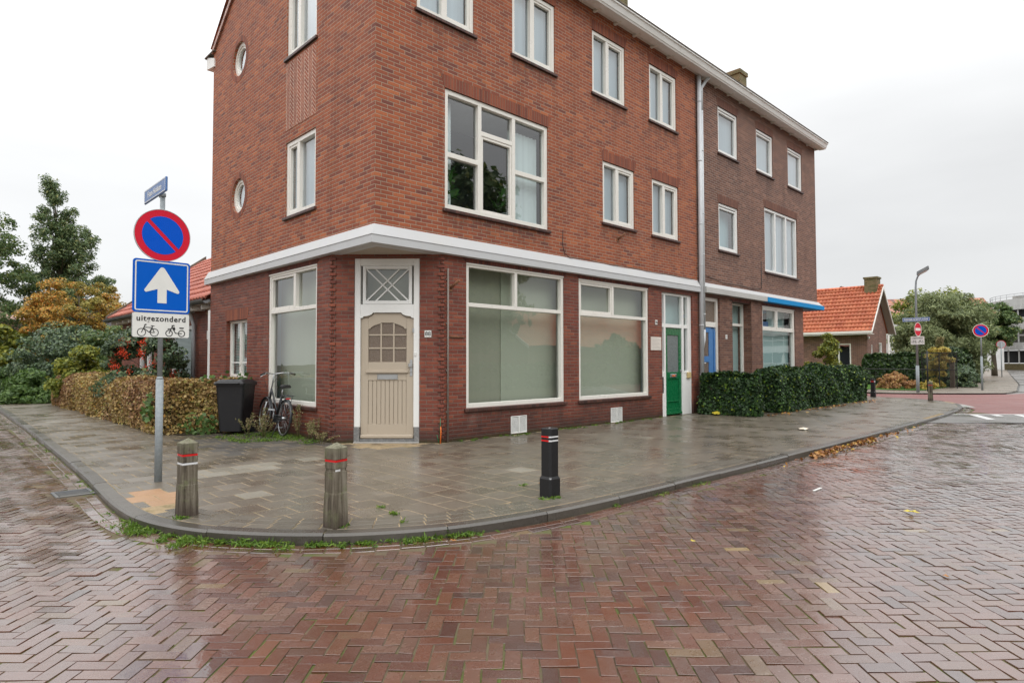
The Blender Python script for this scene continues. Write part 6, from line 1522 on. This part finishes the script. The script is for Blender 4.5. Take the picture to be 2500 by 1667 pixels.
for s_ in (-1, 1):
    obj('grip', MB().tube([BP(.70, s_*.235, 1.15), BP(.63, s_*.325, 1.12)], .018, 8), 'rubber', hbar); obj('brake_lever', MB().tube([BP(.74, s_*.19, 1.14), BP(.78, s_*.24, 1.11), BP(.72, s_*.30, 1.085)], .005, 6), 'steel', hbar)
q = MB(); q.tube([BP(.80, .10, 1.14), BP(.98, .12, 1.08), BP(1.02, .05, .95), BP(.98, .0, .80), BP(1.0, -.03, .6)], .003, 5); q.tube([BP(.80, -.10, 1.14), BP(1.0, -.14, 1.05), BP(1.0, -.06, .85), BP(.9, -.02, .62)], .003, 5); obj('brake_cables', q, 'rubber', BI)
q = MB(); q.tube([BP(.30, 0, .72), BP(.275, 0, .87)], .012, 8); obj('seat_post', q, 'steel', BI)
bm = bmesh.new(); q = MB(); rows = [(-.15, .085, .0), (-.11, .105, .018), (-.03, .085, .02), (.05, .045, .014), (.13, .025, .004)]
for l, w_, dz in rows:
    for a, z in ((-1, -.015), (-.75, .02), (0, .032), (.75, .02), (1, -.015), (0, -.02)): q.v.append(BP(.26+l, a*w_, .90+z+dz))
for i in range(len(rows)-1):
    for k in range(6): q.f.append((i*6+k, i*6+(k+1) % 6, (i+1)*6+(k+1) % 6, (i+1)*6+k)); q.sm.append(True)
q.f += [tuple(range(6)), tuple(range(24, 30))]; q.sm += [False, False]; obj('saddle', q, 'rubber', BI); bm.free()
q = MB()
for s_ in (-.06, -.02, .02, .06): q.tube([BP(-.22, s_, .755), BP(.22, s_, .755)], .005, 6)
for l in (-.22, -.05, .12): q.tube([BP(l, -.065, .755), BP(l, .065, .755)], .005, 6)
for s_ in (-.06, .06): q.tube([BP(-.10, s_, .755), BP(0, s_, .36)], .005, 6); q.tube([BP(.2, s_, .755), BP(.28, 0, .70)], .005, 6)
obj('rear_carrier', q, 'bike_dark', BI)
obj('rear_light', MB().bbox(-.27-.04, -.27+.04, 2.36, 2.385, .70, .72, .004), 'red_band', BI)
q = MB(); cr_ = Vector(bb)+axw*.05; q.torus(cr_, axw, .075, .006, 24, 6); q.tube([cr_, cr_+fwv*.02-upv*.16], .009, 6); q.tube([cr_-axw*.10, cr_-axw*.10+upv*.16], .009, 6)
for sg, e in ((1, cr_+fwv*.02-upv*.16), (-1, cr_-axw*.10+upv*.16)): q.add([tuple(e+axw*sg*(0 if a < 0 else .09)+fwv*b_*.045+upv*c_*.012) for a in (-1, 1) for b_ in (-1, 1) for c_ in (-1, 1)], [(0, 1, 3, 2), (4, 6, 7, 5), (0, 4, 5, 1), (2, 3, 7, 6), (0, 2, 6, 4), (1, 5, 7, 3)])
obj('crankset', q, 'zinc', BI)
q = MB(); q.add([BP(.50, -.035, .36), BP(.50, -.035, .25), BP(-.02, -.035, .32), BP(-.02, -.035, .38)], [(0, 1, 2, 3)]); q.tube([BP(.48, -.04, .38), BP(0, -.05, .39)], .012, 6); q.tube([BP(.48, -.04, .24), BP(0, -.05, .30)], .012, 6); obj('chain_case', q, 'bike_dark', BI)
q = MB(); q.tube([BP(.05, -.06, .33), BP(-.02, -.20, .02)], .008, 6); obj('kickstand', q, 'bike_dark', BI)

# ---- plants in the large window
for (u, lab) in ((1.62, 'leafy house plant in a grey pot at the left of the large upper window'), (3.14, 'trailing house plant at the right mullion of the large upper window')):
    t = thing('potted_plant', lab, 'plant', (u, .32, 4.06)); q = MB(); q.tube([(u, .32, 4.06), (u, .32, 4.24)], [.07, .10], 14); obj('pot', q, 'terracotta_pot', t)
    rng = np.random.default_rng(int(u*10)); n_ = 60; P_ = np.stack([u+rng.normal(0, .11, n_), .32+rng.normal(0, .06, n_), 4.30+np.abs(rng.normal(0, .22, n_))], 1)
    part_mesh('leaves', leaf_mesh('leaves', P_, rng.normal(0, 1, (n_, 3)), .14, 'house_plant_leaf', rng, 2.0), t)

# ---- weeds, grass, fallen leaves, litter
def scatter(name, label, cat, pts, nv, size, mat, seed, elong=1.2, **k):
    rng = np.random.default_rng(seed); me = leaf_mesh(name, pts, nv, size, mat, rng, elong, **k); o = bpy.data.objects.new(name, me); COL.objects.link(o); return tag(o, label, cat, kind='stuff')
rng = np.random.default_rng(77)
def path_pts(x0f, n, spread, dens=None, zs=(0.0, .05), base=ZR):
    """points along the kerb between two x/y fractions of its resampled path"""
    a, b = x0f; seg = resample(KP, .05); idx = [i for i, p in enumerate(seg) if a <= i/len(seg) <= b]; k = rng.choice(idx, n); P_ = np.array(seg)[k]
    o_ = np.array(offset(seg, -.05))[k]-P_; o_ /= np.linalg.norm(o_, axis=1)[:, None]; return np.column_stack([P_+o_*rng.exponential(spread, n)[:, None]+rng.normal(0, .012, (n, 2)), base+rng.uniform(*zs, n)])
seg = resample(KP, .05); 
def frac(x, y): d = [(p[0]-x)**2+(p[1]-y)**2 for p in seg]; return int(np.argmin(d))/len(seg)
f1, f2, f3, f4 = frac(-3.7, -1.9), frac(-3.3, -3.1), frac(-1.7, -4.35), frac(2, -4.6)
tufts = []
def tuft_clusters(fr, nc, per, spread, hgt, size=.05):
    c = path_pts(fr, nc, spread, zs=(0, .001)); k = rng.integers(0, nc, nc*per); r_ = rng.uniform(.3, 1.3, nc)[k]
    P_ = c[k]+np.column_stack([rng.normal(0, .045, nc*per)*r_, rng.normal(0, .045, nc*per)*r_, np.abs(rng.normal(0, hgt, nc*per))*r_+.004]); return P_
P_ = np.concatenate([tuft_clusters((f1, f2), 26, 46, .06, .013), tuft_clusters((f2, f3), 34, 44, .02, .013), tuft_clusters((f3, f4), 10, 16, .03, .008), tuft_clusters((f4, .95), 30, 10, .06, .010), tuft_clusters((frac(-3.3, 7), f1), 22, 9, .06, .01)])
scatter('kerb_grass', 'green grass and weeds growing in the gutter along the kerb', 'grass', P_, rng.normal(0, 1, (len(P_), 3))+np.array([0, 0, 0.4]), .019, 'grass_blade', 40, 2.6)
# weeds by the bin and bicycle and in the pavement
c = np.column_stack([rng.uniform(-1.25, -.05, 60), 3.55-rng.uniform(0, 1.4, 60)]); c = np.concatenate([c, np.column_stack([rng.uniform(-.35, -.05, 40), rng.uniform(1.5, 3.6, 40)]), [(-3.42, -2.36), (-3.38, -2.4), (-2.55, -3.64), (-2.5, -3.6), (-.55, -4.15), (-.45, -4.18), (-.6, -4.1)], np.column_stack([rng.uniform(1.5, 8, 46), -rng.exponential(.05, 46)-.02]), np.column_stack([rng.uniform(-2.8, .5, 5), rng.uniform(-4.0, -3.2, 5)])])
c = np.array([q_ for q_ in c if not (q_[0] > -.02 and q_[1] > 0)])
k = rng.integers(0, len(c), 3600); big_ = np.where(np.arange(len(c)) < 100, 1.0, .35)[k]
P_ = np.column_stack([c[k, 0]+rng.normal(0, .05, 3600)*big_, c[k, 1]+rng.normal(0, .05, 3600)*big_, np.abs(rng.normal(0, .020, 3600))*big_+.004])
scatter('pavement_weeds', 'green weeds at the foot of the walls and bollards', 'weeds', P_, rng.normal(0, 1, (3600, 3))+np.array([0, 0, .5]), .019, 'grass_blade', 41, 2.5)
def tallweed(x, y, h, seed, label):
    rng = np.random.default_rng(seed); t = thing('tall_weed', label, 'weed', (x, y, 0), group='tall withered weeds around the bicycle'); q = MB(); P_ = []
    for s_ in range(5):
        dx, dy = rng.normal(0, .09, 2); hh = h*rng.uniform(.6, 1.1); q.tube([(x+dx*.2, y+dy*.2, 0), (x+dx*.6, y+dy*.6, hh*.6), (x+dx*1.3, y+dy*1.3, hh)], [.004, .003, .0015], 4)
        for _ in range(48): tt = rng.uniform(.25, 1)**.7; P_.append((x+dx*1.3*tt+rng.normal(0, .03*tt), y+dy*1.3*tt+rng.normal(0, .03*tt), hh*tt))
    obj('stems', q, 'dry_weed', t); P_ = np.array(P_); part_mesh('leaves', leaf_mesh('leaves', P_, rng.normal(0, 1, (len(P_), 3)), .022, 'dry_weed', rng, 1.5), t)
for i, (x, y, h, lb) in enumerate([(-.62, 3.28, .42, 'withered weed in front of the wheelie bin'), (-.50, 2.88, .5, 'withered weed before the bicycle pedals'), (-.12, 2.25, .60, 'tallest withered weed, just right of the rear wheel'), (-.10, 1.95, .42, 'withered weed under the shop window sill'), (-.11, 1.72, .50, 'withered weed below the right end of the window sill'), (-.16, 1.35, .22, 'small flowering weed at the foot of the toothed corner'), (-.38, 3.05, .35, 'short withered weed between bin and rear wheel')]): tallweed(x, y, h, 50+i, lb)
# fallen leaves in the gutter on the right, and single leaves
def fl(xa, xb, n, sp, z=.02):
    x = rng.uniform(xa, xb, n); return np.column_stack([x, -4.74-rng.exponential(sp, n), ZR+.01+rng.uniform(0, z, n)])
P_ = np.concatenate([fl(4.6, 5.9, 300, .05, .04), fl(6.2, 7.6, 200, .04, .03), fl(1, 12, 26, .06), fl(8.0, 9, 30, .05)])
scatter('leaf_litter', 'drift of brown fallen leaves in the gutter on the right', 'leaves', P_, np.tile([0, 0, 1.], (len(P_), 1)), .055, 'fallen_leaf', 42, 1.3, rand=.6)
P_ = np.column_stack([rng.uniform(10.3, 19, 160), -1.62-rng.exponential(.12, 160), np.full(160, .012)]); P_ = np.concatenate([P_, np.column_stack([rng.uniform(-4.6, -3.5, 60), rng.uniform(12, 22, 60), np.full(60, ZR+.01)])])
scatter('leaf_litter', 'thin scatter of fallen leaves at the foot of the ivy hedge', 'leaves', P_, np.tile([0, 0, 1.], (len(P_), 1)), .06, 'fallen_leaf', 43, 1.3, rand=.4)
def big_leaf(x, y, z, s, mat, label, seed):
    random.seed(seed); t0 = random.uniform(0, 6.28); q = MB(); pts = []
    for k in range(15):
        a = 2*math.pi*k/15; r_ = s*(.5 if k % 3 else 1.0)*random.uniform(.8, 1.1); pts.append((x+r_*math.cos(a+t0), y+r_*math.sin(a+t0), z+.004+.25*s*abs(math.sin(a*1.5+t0))))
    q.v = [(x, y, z+.006)]+pts; q.f = [(0, 1+k, 1+(k+1) % 15) for k in range(15)]; q.sm = [False]*15
    return single('fallen_leaf', q, mat, label, 'leaf', (x, y, z), 'single fallen leaves')
big_leaf(1.72, -6.72, ZR+.01, .075, 'yellow_leaf', 'large yellow leaf alone on the wet road at the right', 1)
big_leaf(-.62, -5.75, ZR+.01, .03, 'yellow_leaf', 'small yellow leaf on the road before the black bollard', 2)
big_leaf(-2.0, -4.42, ZR+.02, .035, 'fallen_leaf', 'curled tan leaf under the kerb near the middle bollard', 3)
big_leaf(-.05, -3.55, .004, .03, 'fallen_leaf', 'small red brown leaf on the pavement right of the black bollard', 4)
big_leaf(-.15, -7.35, ZR+.01, .03, 'fallen_leaf', 'dark red leaf on the road at lower right', 5)
q = MB(); rng = np.random.default_rng(5); pts = [(9.60+.22*math.cos(a)*rng.uniform(.7, 1.1), -.66+.10*math.sin(a)*rng.uniform(.7, 1.1), .03+.05*rng.uniform()) for a in np.linspace(0, 6.28, 14)[:-1]]; q.v = [(9.6, -.66, .10)]+pts; q.f = [(0, 1+k, 1+(k+1) % 13) for k in range(13)]; q.sm = [False]*13
single('yellow_weed', q, 'yellow_leaf', 'bright yellow crumpled leaf heap by the short ivy hedge', 'leaves', (9.6, -.66, 0))
q = MB(); pts = [(7.65+.13*math.cos(a)*rng.uniform(.7, 1.2), -3.51+.10*math.sin(a)*rng.uniform(.7, 1.2), .005+.03*rng.uniform()) for a in np.linspace(0, 6.28, 12)[:-1]]; q.v = [(7.65, -3.51, .05)]+pts; q.f = [(0, 1+k, 1+(k+1) % 11) for k in range(11)]; q.sm = [False]*11
single('paper_litter', q, 'paper', 'crumpled pale paper wrapper on the wet pavement', 'litter', (7.65, -3.51, 0))
for (x, y, l, lb) in ((2.2, -5.7, .22, 'thin white stick on the wet road'),): single('white_stick', MB().bbox(x-l/2, x+l/2, y-.012, y+.012, ZR+.005, ZR+.015, .002), 'sign_white', lb, 'litter', (x, y, ZR))
